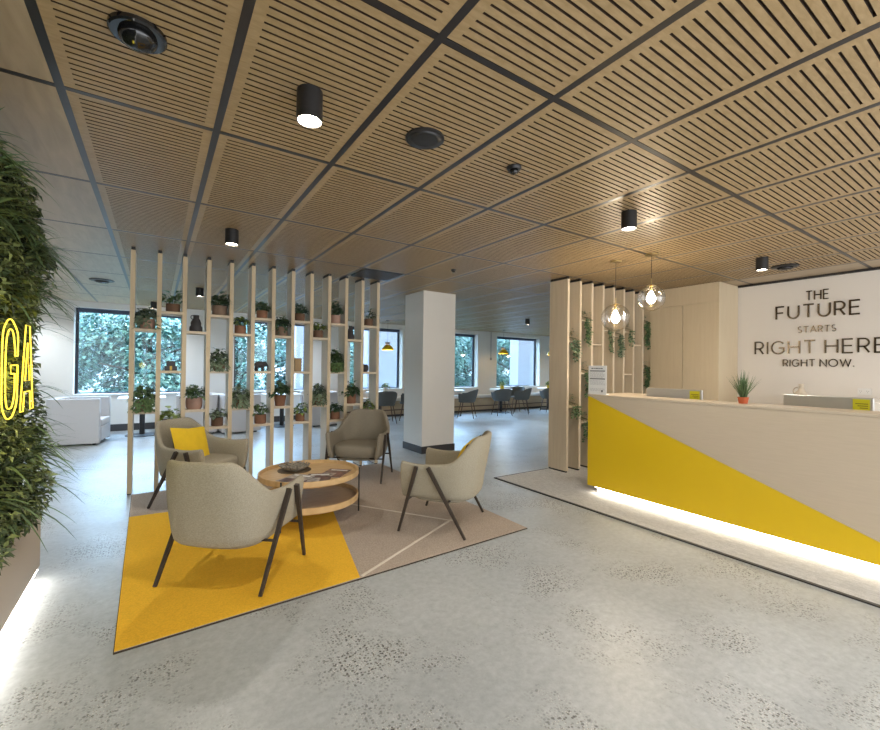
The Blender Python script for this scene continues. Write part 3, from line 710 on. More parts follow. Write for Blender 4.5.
# desk
DX, DY1, DY0, DH = 4.02, 3.02, -.9, 1.10
t = thing('reception_desk', 'reception desk with yellow triangular panel and glowing base', 'desk', (0, 0, 0))
def yz_prism(poly, x0, x1):
    q = MB(); n = len(poly); a = sum(poly[i][0] * poly[(i + 1) % n][1] - poly[(i + 1) % n][0] * poly[i][1] for i in range(n))
    P = poly if a > 0 else poly[::-1]
    vs = [(x0, y, z) for y, z in P] + [(x1, y, z) for y, z in P]
    q.add(vs, [tuple(range(n - 1, -1, -1)), tuple(range(n, 2 * n))] + [(i, (i + 1) % n, n + (i + 1) % n, n + i) for i in range(n)])
    return q
s_ = (1.10 - .27) / (3.0 - .72); yb_ = 3.0 - (1.075 - .09) / s_
yz_prism([(DY1, .09), (DY1, 1.075), (3.0, 1.075), (yb_, .09)], DX, DX + .02).build('yellow_panel', 'yellow_lam', t)['label'] = 'yellow triangular front panel'
yz_prism([(2.993, 1.075), (DY0, 1.075), (DY0, .09), (yb_ - .007, .09)], DX, DX + .02).build('beige_panel', 'beige_lam', t)
bx('front_core', 'slot_dark', (DX + .02, DX + .06, DY0, DY1 - .001, .09, 1.075), t)
bx('end_panel', 'beige_lam', (DX + .06, 4.75, DY1 - .04, DY1, .09, 1.075), t)
bx('counter_ledge', 'beige_lam', (DX - .005, 4.32, DY0, 2.6, 1.076, 1.10), t, .003)
bx('end_counter', 'beige_lam', (DX - .005, 4.78, 2.6, DY1 + .005, 1.076, 1.10), t, .003)
bx('worktop', 'beige_lam', (4.085, 4.78, DY0, 2.97, .71, .735), t, .003)
bx('ledge_back', 'beige_lam', (4.30, 4.32, DY0, 2.6, .735, 1.076), t)
bx('toe_kick', 'white_wall', (DX + .09, DX + .11, DY0, DY1 - .06, .0085, .09), t)
bx('toe_kick_end', 'white_wall', (DX + .11, 4.7, DY1 - .08, DY1 - .06, .0085, .09), t)
bx('led_strip', 'led', (DX + .055, DX + .088, DY0, DY1 - .06, .066, .0885), t, 0, 'bright white light strip')
# monitors
def monitor(y0, y1, zt, label):
    t = thing('monitor', label, 'monitor', (4.47, (y0 + y1) / 2, .735)); hw = (y1 - y0) / 2
    bx('screen_back', 'silver', (-.012, .012, -hw, hw, .10, zt - .735), t, .006)
    q = MB(); q.box(.0, .02, -.04, .04, .01, .2); q.build('stand_neck', 'silver', t)
    bx('stand_base', 'silver', (-.08, .10, -.09, .09, 0, .01), t, .003)
    s = bx('yellow_label', 'sticker', (-.0145, -.0125, -hw + .02, -hw + .115, zt - .735 - .095, zt - .735 - .012), t, 0, 'acid yellow sticker')
    q = MB()
    for k in range(3): q.box(-.0152, -.0146, -hw + .03, -hw + .10 - .012 * k, zt - .735 - .05 - .016 * k, zt - .735 - .043 - .016 * k)
    q.build('label_print', 'sticker_ink', s)
monitor(2.03, 2.60, 1.185, 'silver monitor seen from behind, near the tall cabinet end of desk')
monitor(.83, 1.38, 1.185, 'silver monitor seen from behind, below the white wall lettering')
# notice
t = thing('paper_notice', 'white printed notice standing on the end of reception counter', 'notice', (4.09, 2.955, 1.10)); t.scale = (1, 1.1, 1.08)
TN = Matrix.Rotation(math.radians(6), 4, 'Y')
bx('sheet', 'paper', (0, .004, -.105, .105, .01, .297), t); bx('notice_foot', 'paper', (-.01, .05, -.105, .105, 0, .01), t)
q = MB()
def mark(y0, y1, z0, z1): q.box(-.0012, -.0002, -y1, -y0, z0, z1)
for z in (.236, .155):
    q = MB(); mark(-.088, .088, z, z + .01); q.build('heading_bar', 'ink', t)
q = MB()
tx = -.07
for wl in (.022, .012, .03, .018, .025): mark(tx, tx + wl, .262, .272); tx += wl + .006
q.build('title_text', 'ink', t)
q = MB(); mark(.045, .065, .025, .045); q.build('corner_emblem', 'ink', t)
rnd = random.Random(4)
for zs in ((.226, .216, .206, .196, .186, .176), (.142, .132, .122, .112, .102), (.06, .05, .04)):
    q = MB()
    for z in zs:
        tx = -.085
        while tx < .07:
            wl = rnd.uniform(.01, .03); mark(tx, tx + wl, z - .003, z); tx += wl + .007
    q.build('text_block', 'ink_l', t)
# grass in red pot
t = thing('potted_grass', 'spiky grass in red terracotta pot on the reception counter', 'plant', (4.17, 1.57, 1.10))
q = MB(); q.lathe(pot_profile('taper', .042, .055), n=24); q.build('pot', 'pot_red', t, angle=35)
q = MB(); random.seed(5)
for k in range(170):
    a = random.uniform(0, 2 * PI); e = random.random()
    q.blade((random.uniform(-.02, .02), random.uniform(-.02, .02), .05), (math.cos(a) * e * .75, math.sin(a) * e * .75, 1), random.uniform(.14, .25), .006, random.uniform(0, .25))
q.build('grass_blades', 'blade', t, smooth=True)['kind'] = 'stuff'
# stone vase on low shelf by the wall
t = thing('back_credenza', 'low white credenza against the lettered wall', 'credenza', (6.1, .4, .008))
bx('carcass', 'white_wall', (0, .86, .62, 1.46, 0, 1.07), t, .004)
t = thing('stone_vase', 'small beige loop handled vase on ledge below the wall lettering', 'vase', (6.25, 1.765, 1.078))
q = MB(); q.lathe([(0, 0), (.045, 0), (.06, .03), (.055, .06), (.03, .09), (.022, .13), (.028, .16), (.018, .16), (0, .15)], n=24); q.build('body', 'stone', t, smooth=True)
q = MB(); q.tube([(0, .035 + .04 * math.sin(a), .075 - .045 * math.cos(a)) for a in [PI * j / 10 for j in range(11)]], .007, 8); q.build('handle', 'stone', t, smooth=True)
t = thing('wall_outlet', 'white double power outlet on the lettered wall above the monitor', 'outlet', (SX0, 1.378, 1.155))
bx('plate', 'switch', (-.012, 0, -.058, .058, -.038, .038), t, .002)
q = MB()
for yy in (-.03, .03):
    for a, b in ((-.008, .006), (.008, .006), (0, -.012)): q.box(-.0128, -.0118, yy + a - .0015, yy + a + .0015, b - .006, b + .004)
q.build('socket_slots', 'ink', t)
bx('rocker', 'switch', (-.016, -.012, -.008, .008, .016, .03), t)

# ------------------------------------------------------------------ wall lettering
def arc(cx, cy, rx, ry, a0, a1, n=12): return [(cx + rx * math.cos(math.radians(a0 + (a1 - a0) * i / n)), cy + ry * math.sin(math.radians(a0 + (a1 - a0) * i / n))) for i in range(n + 1)]
GL = {
 'T': (.68, [[(0, 1), (.68, 1)], [(.34, 1), (.34, 0)]]), 'H': (.70, [[(0, 0), (0, 1)], [(.7, 0), (.7, 1)], [(0, .52), (.7, .52)]]),
 'E': (.55, [[(.55, 1), (0, 1), (0, 0), (.55, 0)], [(0, .52), (.5, .52)]]), 'F': (.53, [[(.53, 1), (0, 1), (0, 0)], [(0, .5), (.47, .5)]]),
 'U': (.70, [[(0, 1), (0, .36)] + arc(.35, .36, .35, .36, 180, 360) + [(.7, 1)]]),
 'R': (.58, [[(0, 0), (0, 1), (.3, 1)] + arc(.3, .72, .26, .28, 90, -90) + [(0, .44)], [(.3, .44), (.58, 0)]]),
 'S': (.52, [arc(.26, .745, .23, .255, 50, 270, 14) + arc(.26, .255, .26, .235, 90, -140, 14)]),
 'A': (.84, [[(0, 0), (.42, 1), (.84, 0)], [(.15, .34), (.69, .34)]]), 'I': (.0, [[(0, 0), (0, 1)]]),
 'G': (.85, [arc(.45, .5, .45, .5, 42, 320, 22) + [(.82, .22), (.82, .48), (.48, .48)]]),
 'N': (.74, [[(0, 0), (0, 1), (.74, 0), (.74, 1)]]), 'O': (1.0, [arc(.5, .5, .5, .5, 0, 360, 30)]),
 'W': (1.18, [[(0, 1), (.3, 0), (.59, .95), (.88, 0), (1.18, 1)]]), '.': (.02, [[(0, 0), (0, .1)]]),
}
def ribbon(mb, pts, wd, x0, x1, place):
    n = len(pts); cl = (Vector(pts[0]) - Vector(pts[-1])).length < 1e-4
    P = [Vector(p) for p in pts]; Ls, Rs = [], []
    for i in range(n):
        if cl: a = P[i] - P[i - 1 if i else n - 2]; b = P[(i + 1) if i < n - 1 else 1] - P[i]
        else: a = P[i] - P[max(i - 1, 0)]; b = P[min(i + 1, n - 1)] - P[i]
        if a.length < 1e-6: a = b
        if b.length < 1e-6: b = a
        a = a.normalized(); b = b.normalized(); na = Vector((-a.y, a.x)); nb = Vector((-b.y, b.x)); m_ = na + nb
        if m_.length < .2: m_ = na
        m_.normalize(); k = min(2.2, 1 / max(.3, m_.dot(na)))
        Ls.append(P[i] + m_ * wd * .5 * k); Rs.append(P[i] - m_ * wd * .5 * k)
    vs = []
    for a, b in zip(Ls, Rs): vs += [place(a, x0), place(b, x0), place(a, x1), place(b, x1)]
    fs = []
    for i in range(n - 1):
        o = 4 * i; fs += [(o, o + 1, o + 5, o + 4), (o + 2, o + 6, o + 7, o + 3), (o, o + 4, o + 6, o + 2), (o + 1, o + 3, o + 7, o + 5)]
    e = 4 * (n - 1); fs += [(0, 2, 3, 1), (e, e + 1, e + 3, e + 2)]
    mb.add(vs, fs)
def word(text, yl, yr, z0, z1, label, stroke=.115):
    h = z1 - z0; gap = .30; sp = .62; tot = 0; items = []
    for i, ch in enumerate(text):
        if ch == ' ': tot += sp - gap; continue
        wd = GL[ch][0]; items.append((ch, tot)); tot += wd + gap
    tot -= gap; sc = (yl - yr) / tot
    t = thing('wall_lettering', label, 'lettering', (SX0, yl, z0), 0, 'bronze words on the white wall')
    for ch, u in items:
        q = MB(); pl = lambda p, x: (x, -(u + p[0]) * sc if True else 0, p[1])
        for st in GL[ch][1]:
            pts = [((u + a) * sc, b * h) for a, b in st]
            ribbon(q, pts, stroke * h, -.012, -.0005, lambda p, x: (x, -p[0], p[1]))
        q.build('letter', 'letter', t)
word('THE', 1.925, 1.705, 2.305, 2.42, 'bronze word THE at the top of the wall lettering')
word('FUTURE', 2.24, 1.42, 2.085, 2.25, 'bronze word FUTURE on the white wall', .12)
word('STARTS', 2.005, 1.635, 1.89, 1.968, 'small bronze word STARTS in the middle of the lettering', .12)
word('RIGHT HERE', 2.48, 1.20, 1.62, 1.785, 'large bronze words RIGHT HERE on the white wall', .11)
word('RIGHT NOW.', 2.16, 1.47, 1.452, 1.54, 'bronze words RIGHT NOW at the bottom of wall lettering', .13)

# globe pendants
def globe(x, y, z, r, label):
    t = thing('globe_pendant', label, 'pendant lamp', (x, y, z), 0, 'clear glass globe pendants over the desk')
    q = MB(); q.lathe([(0, CEIL - z), (.06, CEIL - z), (.06, CEIL - z - .018), (0, CEIL - z - .02)], n=28); q.build('ceiling_rose', 'brass', t, angle=40)
    q = MB(); q.tube([(0, 0, r + .07), (0, 0, CEIL - z - .018)], .0028, 8); q.build('cable', 'black', t)
    q = MB(); q.lathe([(0, r + .075), (.006, r + .07), (.007, r + .012), (.045, r * .985 - .002), (.047, r * .94), (0, r * .93)], n=28); q.build('cap', 'brass', t, angle=40)
    q = MB(); q.lathe([(.05, math.sqrt(r * r - .0025))] + [(r * math.sin(a), r * math.cos(a)) for a in [.35 + (PI - .35) * j / 22 for j in range(23)]], n=44, cap=False); q.build('glass_globe', 'globe', t, smooth=True)
    q = MB(); q.tube([(0, 0, r * .94), (0, 0, r * .55)], .013, 12); q.build('lamp_holder', 'brass', t, smooth=True)
    q = MB(); q.lathe([(.010, r * .55), (.016, r * .42), (.038, r * .15), (.045, -.01), (.036, -.04), (.016, -.055), (0, -.058)], n=24); q.build('bulb', 'bulb', t, smooth=True)
    point('pendant_lamp', (0, 0, -.09), PEND_W, (1, .82, .58), t, .05)
globe(4.312, 2.886, 1.965, .155, 'clear glass globe pendant, the lower of the two over desk')
globe(4.35, 2.492, 2.14, .137, 'clear glass globe pendant, the higher of the two over desk')

# ================================================================== LOUNGE
# rug
t = thing('rug', 'mustard and taupe geometric rug under the lounge chairs', 'rug', (0, 0, 0))
RP = [(-.152, 2.513), (2.665, 2.604), (2.66, 5.47), (-.20, 5.47)]
q = MB(); q.prism(RP, 0, .008); q.build('rug_edge', 'rug_edge', t)
cx = sum(p[0] for p in RP) / 4; cy = sum(p[1] for p in RP) / 4
RI = [(cx + (x - cx) * .9975, cy + (y - cy) * .9975) for x, y in RP]
q = MB(); q.prism(RI, .008, .0105); q.build('rug_field', 'rug_taupe', t)
q = MB(); q.prism([(RI[0][0], RI[0][1]), (1.113, 2.565), (1.55, 4.55), (-.185, 4.67)], .0105, .0118); q.build('yellow_field', 'rug_yellow', t)['label'] = 'mustard yellow area'
def line(q, a, b, w):
    a = Vector(a); b = Vector(b); d = (b - a).normalized(); n = Vector((-d.y, d.x)) * w / 2
    q.prism([tuple(a - n), tuple(b - n), tuple(b + n), tuple(a + n)], .0105, .0122)
q = MB(); line(q, (1.13, 2.575), (2.22, 3.11), .022); line(q, (1.35, 4.39), (2.215, 3.075), .018); q.build('cream_lines', 'rug_line', t)
RZ = .0122
# armchair
def shell_mesh(taper=.17, w=.345, xb=-.36, xf=.285, arm=.585, back=.80, zb=.27, th=.05, lean=.14, inset=.13, zi=.30, xc=-.06, ex=3.0, rise0=.46, rise1=.76, ns=30):
    st = []
    for i in range(ns + 1):                      # half path, front tip -> back centre
        u = i / ns
        ls = (xf - xc); lc = 1.35 * max(w, xc - xb); tot = ls + lc; s = u * tot
        if s < ls: x = xf - s; y = w; n = Vector((0, 1))
        else:
            a = (s - ls) / lc * PI / 2; ca, sa = max(0, math.cos(a)), max(0, math.sin(a))
            x = xc - (xc - xb) * sa ** (2 / ex); y = w * ca ** (2 / ex)
            n = Vector((-(max(1e-4, (xc - x) / (xc - xb)) ** (ex - 1)) / (xc - xb), (max(1e-4, y / w) ** (ex - 1)) / w)).normalized()
        k = min(1, max(0, (u - rise0) / (rise1 - rise0))); k = k * k * (3 - 2 * k)
        st.append((x, y, n, arm + (back - arm) * k - .022 * math.sin(min(1, u / .5) * PI) , k))
    full = st + [(x, -y, Vector((n.x, -n.y)), zt, k) for x, y, n, zt, k in st[-2::-1]]
    mb = MB(); nr = 13; outb = []
    for x, y, n, zt, k in full:
        def at(z, off):
            t = (z - zb) / (zt - zb); ins = inset * (1 - t) ** 1.5
            X = x + ((.0 if x > xc else 1) * (ins * .75 * (xc - x)) ) - lean * k * max(0, z - .40) ; Y = y * (1 - ins) * (1 - taper * k * max(0, (z - .48) / .3))
            if x > xc: X = x - .0 * ins
            return (X - n.x * off, Y - n.y * off, z)
        ring = [at(zb + (zt - zb) * j / 4, 0) for j in range(4)] + [at(zt - .018, 0)]
        ring += [at(zt - .004, th * .2), at(zt, th * .5), at(zt - .004, th * .8)]
        ring += [at(zt - .02, th)] + [at(zt - (zt - zi) * j / 3, th) for j in (1, 2, 3)] + [at(zb, th)]
        mb.v += ring; outb.append(ring[0])
    m_ = len(full)
    for i in range(m_ - 1):
        for j in range(nr):
            a, b = i * nr + j, i * nr + (j + 1) % nr
            mb.f.append((a, b, b + nr, a + nr)); mb.mi.append(0)
    mb.f += [tuple(range(nr))[::-1], tuple((m_ - 1) * nr + j for j in range(nr))]; mb.mi += [0, 0]
    return mb, outb, full
def cushion_mesh(w, xb, xf, z0, z1, ex=3.0, n=40, dome=.012):
    mb = MB(); cx = (xb + xf) / 2; a = (xf - xb) / 2
    rings = [(z0, .93), (z0 + .012, .98), ((z0 + z1) / 2, 1.0), (z1 - .018, .99), (z1 - .004, .955), (z1 + dome * .5, .8), (z1 + dome, .4)]
    vs = []
    for z, s in rings:
        for i in range(n):
            t = 2 * PI * i / n; c, d = math.cos(t), math.sin(t)
            vs.append((cx + a * s * math.copysign(abs(c) ** (2 / ex), c), w * s * math.copysign(abs(d) ** (2 / ex), d), z))
    fs = [(j * n + i, j * n + (i + 1) % n, (j + 1) * n + (i + 1) % n, (j + 1) * n + i) for j in range(len(rings) - 1) for i in range(n)]
    fs += [tuple(range(n - 1, -1, -1)), tuple((len(rings) - 1) * n + i for i in range(n))]
    mb.add(vs, fs); return mb
def square_leg(mb, p0, p1, r0, r1):
    mb.tube([p0, p1], [r0 * 1.41, r1 * 1.41], 4)
def armchair(x, y, ang, label, fab='fabric', z=RZ, proto=[]):
    t = thing('armchair', label, 'armchair', (x, y, z), ang, 'upholstered lounge armchairs around the coffee table')
    s, ob, _ = shell_mesh(); s.build('shell', fab, t, smooth=True, subsurf=1)
    cushion_mesh(.292, -.29, .285, .285, .415).build('seat_cushion', fab, t, smooth=True)
    cushion_mesh(.275, -.27, .25, .245, .284, dome=.0).build('seat_base', fab, t, smooth=True)
    for sy in (-1, 1):
        for xt, xf_ in ((.13, .285), (.03, -.285)):
            q = MB(); square_leg(q, (xt, sy * .356, .548), (xf_, sy * .345, 0), .0145, .009); q.build('leg', 'dark_leg', t)
    for xf_ in (.205, -.135):
        q = MB(); q.tube([(xf_, -.352, .27), (xf_, .352, .27)], .009, 8); q.build('stretcher', 'dark_leg', t)
    return t
AC = [(.456, 3.10, math.radians(48.4), 'oatmeal armchair seen from behind, standing on the mustard part of rug', 'fabric'),
      (2.14, 3.115, math.atan2(.78, -.62), 'oatmeal armchair with pillow on the taupe part of rug', 'fabric'),
      (2.115, 4.93, math.atan2(-.76, -.65), 'taupe armchair facing the room, in front of the divider', 'fabric_dark'),
      (.398, 4.89, math.atan2(-.72, .69), 'pale armchair with yellow pillow backed against the divider', 'fabric')]
for a in AC: armchair(*a)
def pillow(loc, rot, label, s=.45):
    t = thing('pillow', label, 'pillow', loc, 0, 'yellow scatter pillows'); t.rotation_euler = rot
    n = 14
    for nm, sg, mt in (('front_cover', 1, 'pillow_y'), ('back_cover', -1, 'pillow_b')):
        q = MB(); vs = []
        for j in range(n + 1):
            for i in range(n + 1):
                u, v = 2 * i / n - 1, 2 * j / n - 1
                hgt = .062 * ((1 - u * u) * (1 - v * v)) ** .42
                px_ = u * (1 - .07 * (1 - abs(v)) ** 1 * abs(u)); py_ = v * (1 - .07 * (1 - abs(u)) * abs(v))
                vs.append((sg * hgt, px_ * s / 2, py_ * s / 2))
        fs = [(j * (n + 1) + i, j * (n + 1) + i + 1, (j + 1) * (n + 1) + i + 1, (j + 1) * (n + 1) + i) for j in range(n) for i in range(n)]
        if sg < 0: fs = [f[::-1] for f in fs]
        q.add(vs, fs); o = q.build(nm, mt, t, smooth=True)
        o['label'] = 'yellow cotton front' if sg > 0 else 'olive brown back'
    return t
def on_chair(a, px_, py_, pz_): 
    x, y, ang = a[:3]; return (x + px_ * math.cos(ang) - py_ * math.sin(ang), y + px_ * math.sin(ang) + py_ * math.cos(ang), RZ + pz_)
a = AC[3]; pillow(on_chair(a, -.10, -.03, .515), (math.radians(-6), math.radians(-18), a[2] + .05), 'yellow pillow leaning in the pale armchair by the divider')
a = AC[1]; pillow(on_chair(a, -.19, -.03, .555), (math.radians(-6), math.radians(-24), a[2] - .05), 'yellow pillow leaning in the armchair nearest the reception desk', .40)
# coffee table
TX, TY, TR, TH = 1.18, 3.89, .44, .405
t = thing('coffee_table', 'round two tier oak coffee table in the middle of rug', 'coffee table', (TX, TY, RZ))
def tray(z, lip, mt, name, surf):
    q = MB(); q.lathe([(TR - .02, z), (TR, z + .012), (TR, z + lip), (TR - .006, z + lip + .003), (TR - .016, z + lip), (TR - .02, z + .026)], n=72, cap=False)
    o = q.build(name, mt, t, angle=40)
    q = MB(); q.lathe([(0, z), (TR - .02, z), (TR - .02, z + .026), (0, z + .026)], n=72, cap=False); q.build('tray_surface', surf, o, angle=40)
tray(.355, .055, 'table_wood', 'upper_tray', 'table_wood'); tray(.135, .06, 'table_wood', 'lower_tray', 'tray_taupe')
for k in range(3):
    an = math.radians(-17 + 120 * k); q = MB(); q.tube([((TR + .006) * math.cos(an), (TR + .006) * math.sin(an), 0), ((TR + .006) * math.cos(an), (TR + .006) * math.sin(an), .41)], .007, 10); q.build('rod', 'black', t, smooth=True)
TZ = RZ + .381
t = thing('woven_bowl', 'dark woven wire bowl on the coffee table', 'bowl', (1.09, 4.07, TZ))
q = MB(); q.lathe([(0, 0), (.15, 0), (.152, .004), (0, .004)], n=40); q.build('bowl_disc', 'brown_disc', t)  # thin brown disc below the woven bowl
q = MB(); random.seed(9)
for k in range(16):
    r = random.uniform(.07, .135); tl = random.uniform(-.12, .12); ph = random.uniform(0, 2 * PI); zc = .012 + (r - .06) * .5; tl2 = random.uniform(-.12, .12)
    q.tube([(r * math.cos(a) + .008 * math.sin(5 * a + ph), r * math.sin(a) + .008 * math.cos(4 * a + ph), zc + .006 * math.sin(6 * a + ph) + r * tl * .3 * math.cos(a) + r * tl2 * .3 * math.sin(a)) for a in [2 * PI * j / 36 for j in range(36)]], .0055, 6, closed=True)
for k in range(22):
    a = 2 * PI * k / 22; q.tube([(.05 * math.cos(a), .05 * math.sin(a), .01), (.10 * math.cos(a + .2), .10 * math.sin(a + .2), .028), (.14 * math.cos(a + .35), .14 * math.sin(a + .35), .055)], .005, 6)
q.build('woven_wire', 'wicker', t, smooth=True)
def magazine(x, y, rz, mt, label, dz=0, n=1):
    t = thing('magazine', label, 'magazine', (x, y, TZ + dz), rz, 'magazines on the coffee table')
    bx('pages', 'paper', (-.105, .103, -.145, .145, .0005, .0045), t); 
    bx('cover', mt, (-.107, .107, -.148, .148, .0045, .0055), t)
    q = MB(); q.box(-.085, .02, -.12, .0, .0055, .0058); q.build('cover_photo', 'mag2' if mt != 'mag2' else 'mag1', t)
    q = MB(); q.box(-.08, .08, .09, .12, .0055, .0058); q.build('cover_title', 'paper', t)
magazine(1.37, 3.76, -.75, 'mag3', 'magazine with reddish cover nearest the table rod')
magazine(1.19, 3.67, -.45, 'mag1', 'dark covered magazine between the two other magazines', .0002)
magazine(1.00, 3.72, -.9, 'mag2', 'pale covered magazine closest to the armchair arm', .0062)

# ================================================================== WINDOW SIDE
def tub(x, y, ang, label):
    t = thing('tub_chair', label, 'tub chair', (x, y, 0), ang, 'white leather tub chairs by the windows')
    w, d, h, th = .38, .36, .78, .10
    q = MB(); poly = [(d, w), (-d + .1, w), (-d + .03, w - .03), (-d, w - .1), (-d, -w + .1), (-d + .03, -w + .03), (-d + .1, -w), (d, -w), (d, -w + th), (-d + th + .05, -w + th), (-d + th, -w + th + .05), (-d + th, w - th - .05), (-d + th + .05, w - th), (d, w - th)]
    q.prism(poly, .03, h); q.build('tub_shell', 'leather', t, bevel=.012)
    q = MB(); q.box(-d + th, d + .01, -w + th, w - th, .06, .30); q.build('seat_base', 'leather', t, bevel=.01)
    q = MB(); q.box(-d + th, d + .015, -w + th, w - th, .30, .43); q.build('seat_cushion', 'leather', t, bevel=.03)
    for sx in (-1, 1):
        for sy in (-1, 1): bx('foot', 'black', (sx * .28 - .02, sx * .28 + .02, sy * .3 - .02, sy * .3 + .02, 0, .03), t)
tub(-1.10, 9.55, -.13, 'white tub chair standing nearest the planted wall')
tub(.70, 9.95, PI - .05, 'white tub chair across the pedestal table from the first window')
tub(1.42, 9.75, .1, 'white tub chair in front of the wall between first two windows')
tub(3.25, 9.95, PI + .08, 'white tub chair seen through the middle bays of the divider')
def ped_table(x, y, label, r=.36, square=False):
    t = thing('pedestal_table', label, 'table', (x, y, 0), 0, 'white pedestal tables by the windows')
    q = MB()
    if square: q.box(-r, r, -r, r, .715, .74)
    else: q.lathe([(0, .715), (r - .01, .715), (r, .722), (r, .735), (r - .006, .74), (0, .74)], n=40)
    q.build('table_top', 'tabletop', t, angle=40, bevel=.004 if square else 0)
    q = MB(); q.tube([(0, 0, .02), (0, 0, .715)], .045, 16); q.build('pedestal', 'black', t, angle=50)
    q = MB(); q.lathe([(.27, 0), (.27, .012), (.06, .025), (0, .025)], n=36); q.build('table_base', 'black', t, angle=40)
ped_table(-.22, 10.05, 'white pedestal table below the first window', .38, True)
ped_table(2.40, 10.1, 'white pedestal table below the second window', .38, True)
bx0 = thing('window_bench', 'long white window bench with wooden front along the far wall', 'bench', (0, 0, 0))
bx('bench_front', 'bench_b', (4.0, XW1, YB - .34, YB - .001, .06, .44), bx0)
bx('bench_cushion', 'bench_w', (4.0, XW1, YB - .37, YB - .001, .44, .53), bx0, .015)
bx('bench_plinth', 'baseboard', (4.0, XW1, YB - .30, YB - .001, 0, .06), bx0)
bx('bench_rail', 'chair_leg', (4.0, XW1, YB - .348, YB - .34, .17, .20), bx0)
RT = [(4.85, 'beyond the last post of divider'), (7.18, 'just past the white column'), (9.05, 'with the yellow pot, below the fifth window'), (11.2, 'partly hidden by the timber fin screen')]
for x, s in RT: ped_table(x, 10.05, 'round white dining table ' + s, .36)
def dining(x, y, ang, label):
    t = thing('dining_chair', label, 'chair', (x, y, 0), ang, 'charcoal bucket dining chairs')
    s, ob, _ = shell_mesh(taper=0, w=.28, xb=-.27, xf=.20, arm=.69, back=.80, zb=.44, th=.03, lean=.12, inset=.25, zi=.47, xc=0, ex=2.2, rise0=.1, rise1=.9, ns=18)
    s.build('bucket_shell', 'shell', t, smooth=True, subsurf=1)
    cushion_mesh(.225, -.21, .235, .43, .475, ex=2.6, n=28).build('seat_pad', 'shell', t, smooth=True)
    for sx in (-1, 1):
        for sy in (-1, 1):
            q = MB(); q.tube([(sx * .14, sy * .15, .44), (sx * .23, sy * .235, 0)], [.015, .009], 8); q.build('leg', 'chair_leg', t, smooth=True)
dining(4.72, 9.45, 1.3, 'charcoal chair glimpsed behind the last divider post')
dining(5.52, 9.72, 2.6, 'charcoal chair beside the far side of table, just left of column')
dining(7.22, 9.42, 2.3, 'charcoal chair just past the white column')
dining(8.50, 9.40, 1.25, 'charcoal chair seen from behind at the table with yellow pot')
dining(9.40, 9.50, 2.3, 'charcoal chair beside the table with yellow pot, turned sideways')
dining(10.62, 9.45, 1.2, 'charcoal chair half hidden by the timber fin screen')
dining(6.52, 10.16, .1, 'charcoal chair against the window bench beyond the column')
dining(9.86, 10.22, PI + .4, 'charcoal chair on the bench side of yellow pot table')
def small_plant(x, y, z, label, pot, seed, sq=False):
    potted(x, y, z, label, pot=pot, r=.06, h=.11, leaf='leaf_c', two='leaf_a', n=70, spread=.09, height=.13, L=.07, W=.035, seed=seed, group='potted plants on the dining tables')
small_plant(4.93, 9.9, .74, 'small green plant in white pot on the table past divider', 'pot_white', 70)
small_plant(9.0, 9.95, .74, 'small green plant in yellow pot on far round table', 'pot_yellow', 71)
small_plant(11.12, 9.95, .74, 'small plant in yellow pot beside the timber fin screen', 'pot_yellow', 72)
def dome_lamp(x, y, z, label, pw=6):
    t = thing('dome_pendant', label, 'pendant lamp', (x, y, z), 0, 'yellow dome pendants over the dining tables')
    q = MB(); q.lathe([(.16, -.03), (.155, 0), (.13, .05), (.085, .09), (.05, .105), (.05, .10), (.08, .085), (.125, .045), (.15, 0), (.155, -.03)], n=36, cap=False); q.build('dome_shade', 'dome_y', t, smooth=True)
    q = MB(); q.lathe([(.04, .10), (.075, .17), (.07, .175), (.035, .12), (0, .11)], n=28); q.build('shade_cap', 'grey_cap', t, angle=40)
    q = MB(); q.tube([(0, 0, .12), (0, 0, CEIL - z - .015)], .003, 6); q.build('cable', 'black', t)
    q = MB(); q.lathe([(.05, CEIL - z), (.05, CEIL - z - .015), (0, CEIL - z - .018)], n=20); q.build('ceiling_rose', 'black', t, angle=40)
    q = MB(); ellipsoid(q, (0, 0, .02), (.035, .035, .035), 16, 10); q.build('bulb', 'bulb', t, smooth=True)
    point('dome_lamp', (0, 0, -.03), pw, (1, .8, .52), t, .05)
dome_lamp(5.05, 10.05, 1.86, 'yellow dome pendant hanging between the divider and white column')
dome_lamp(9.13, 10.05, 1.88, 'yellow dome pendant in front of the fifth window')
dome_lamp(11.35, 10.05, 1.90, 'yellow dome pendant partly hidden by the timber fin screen')

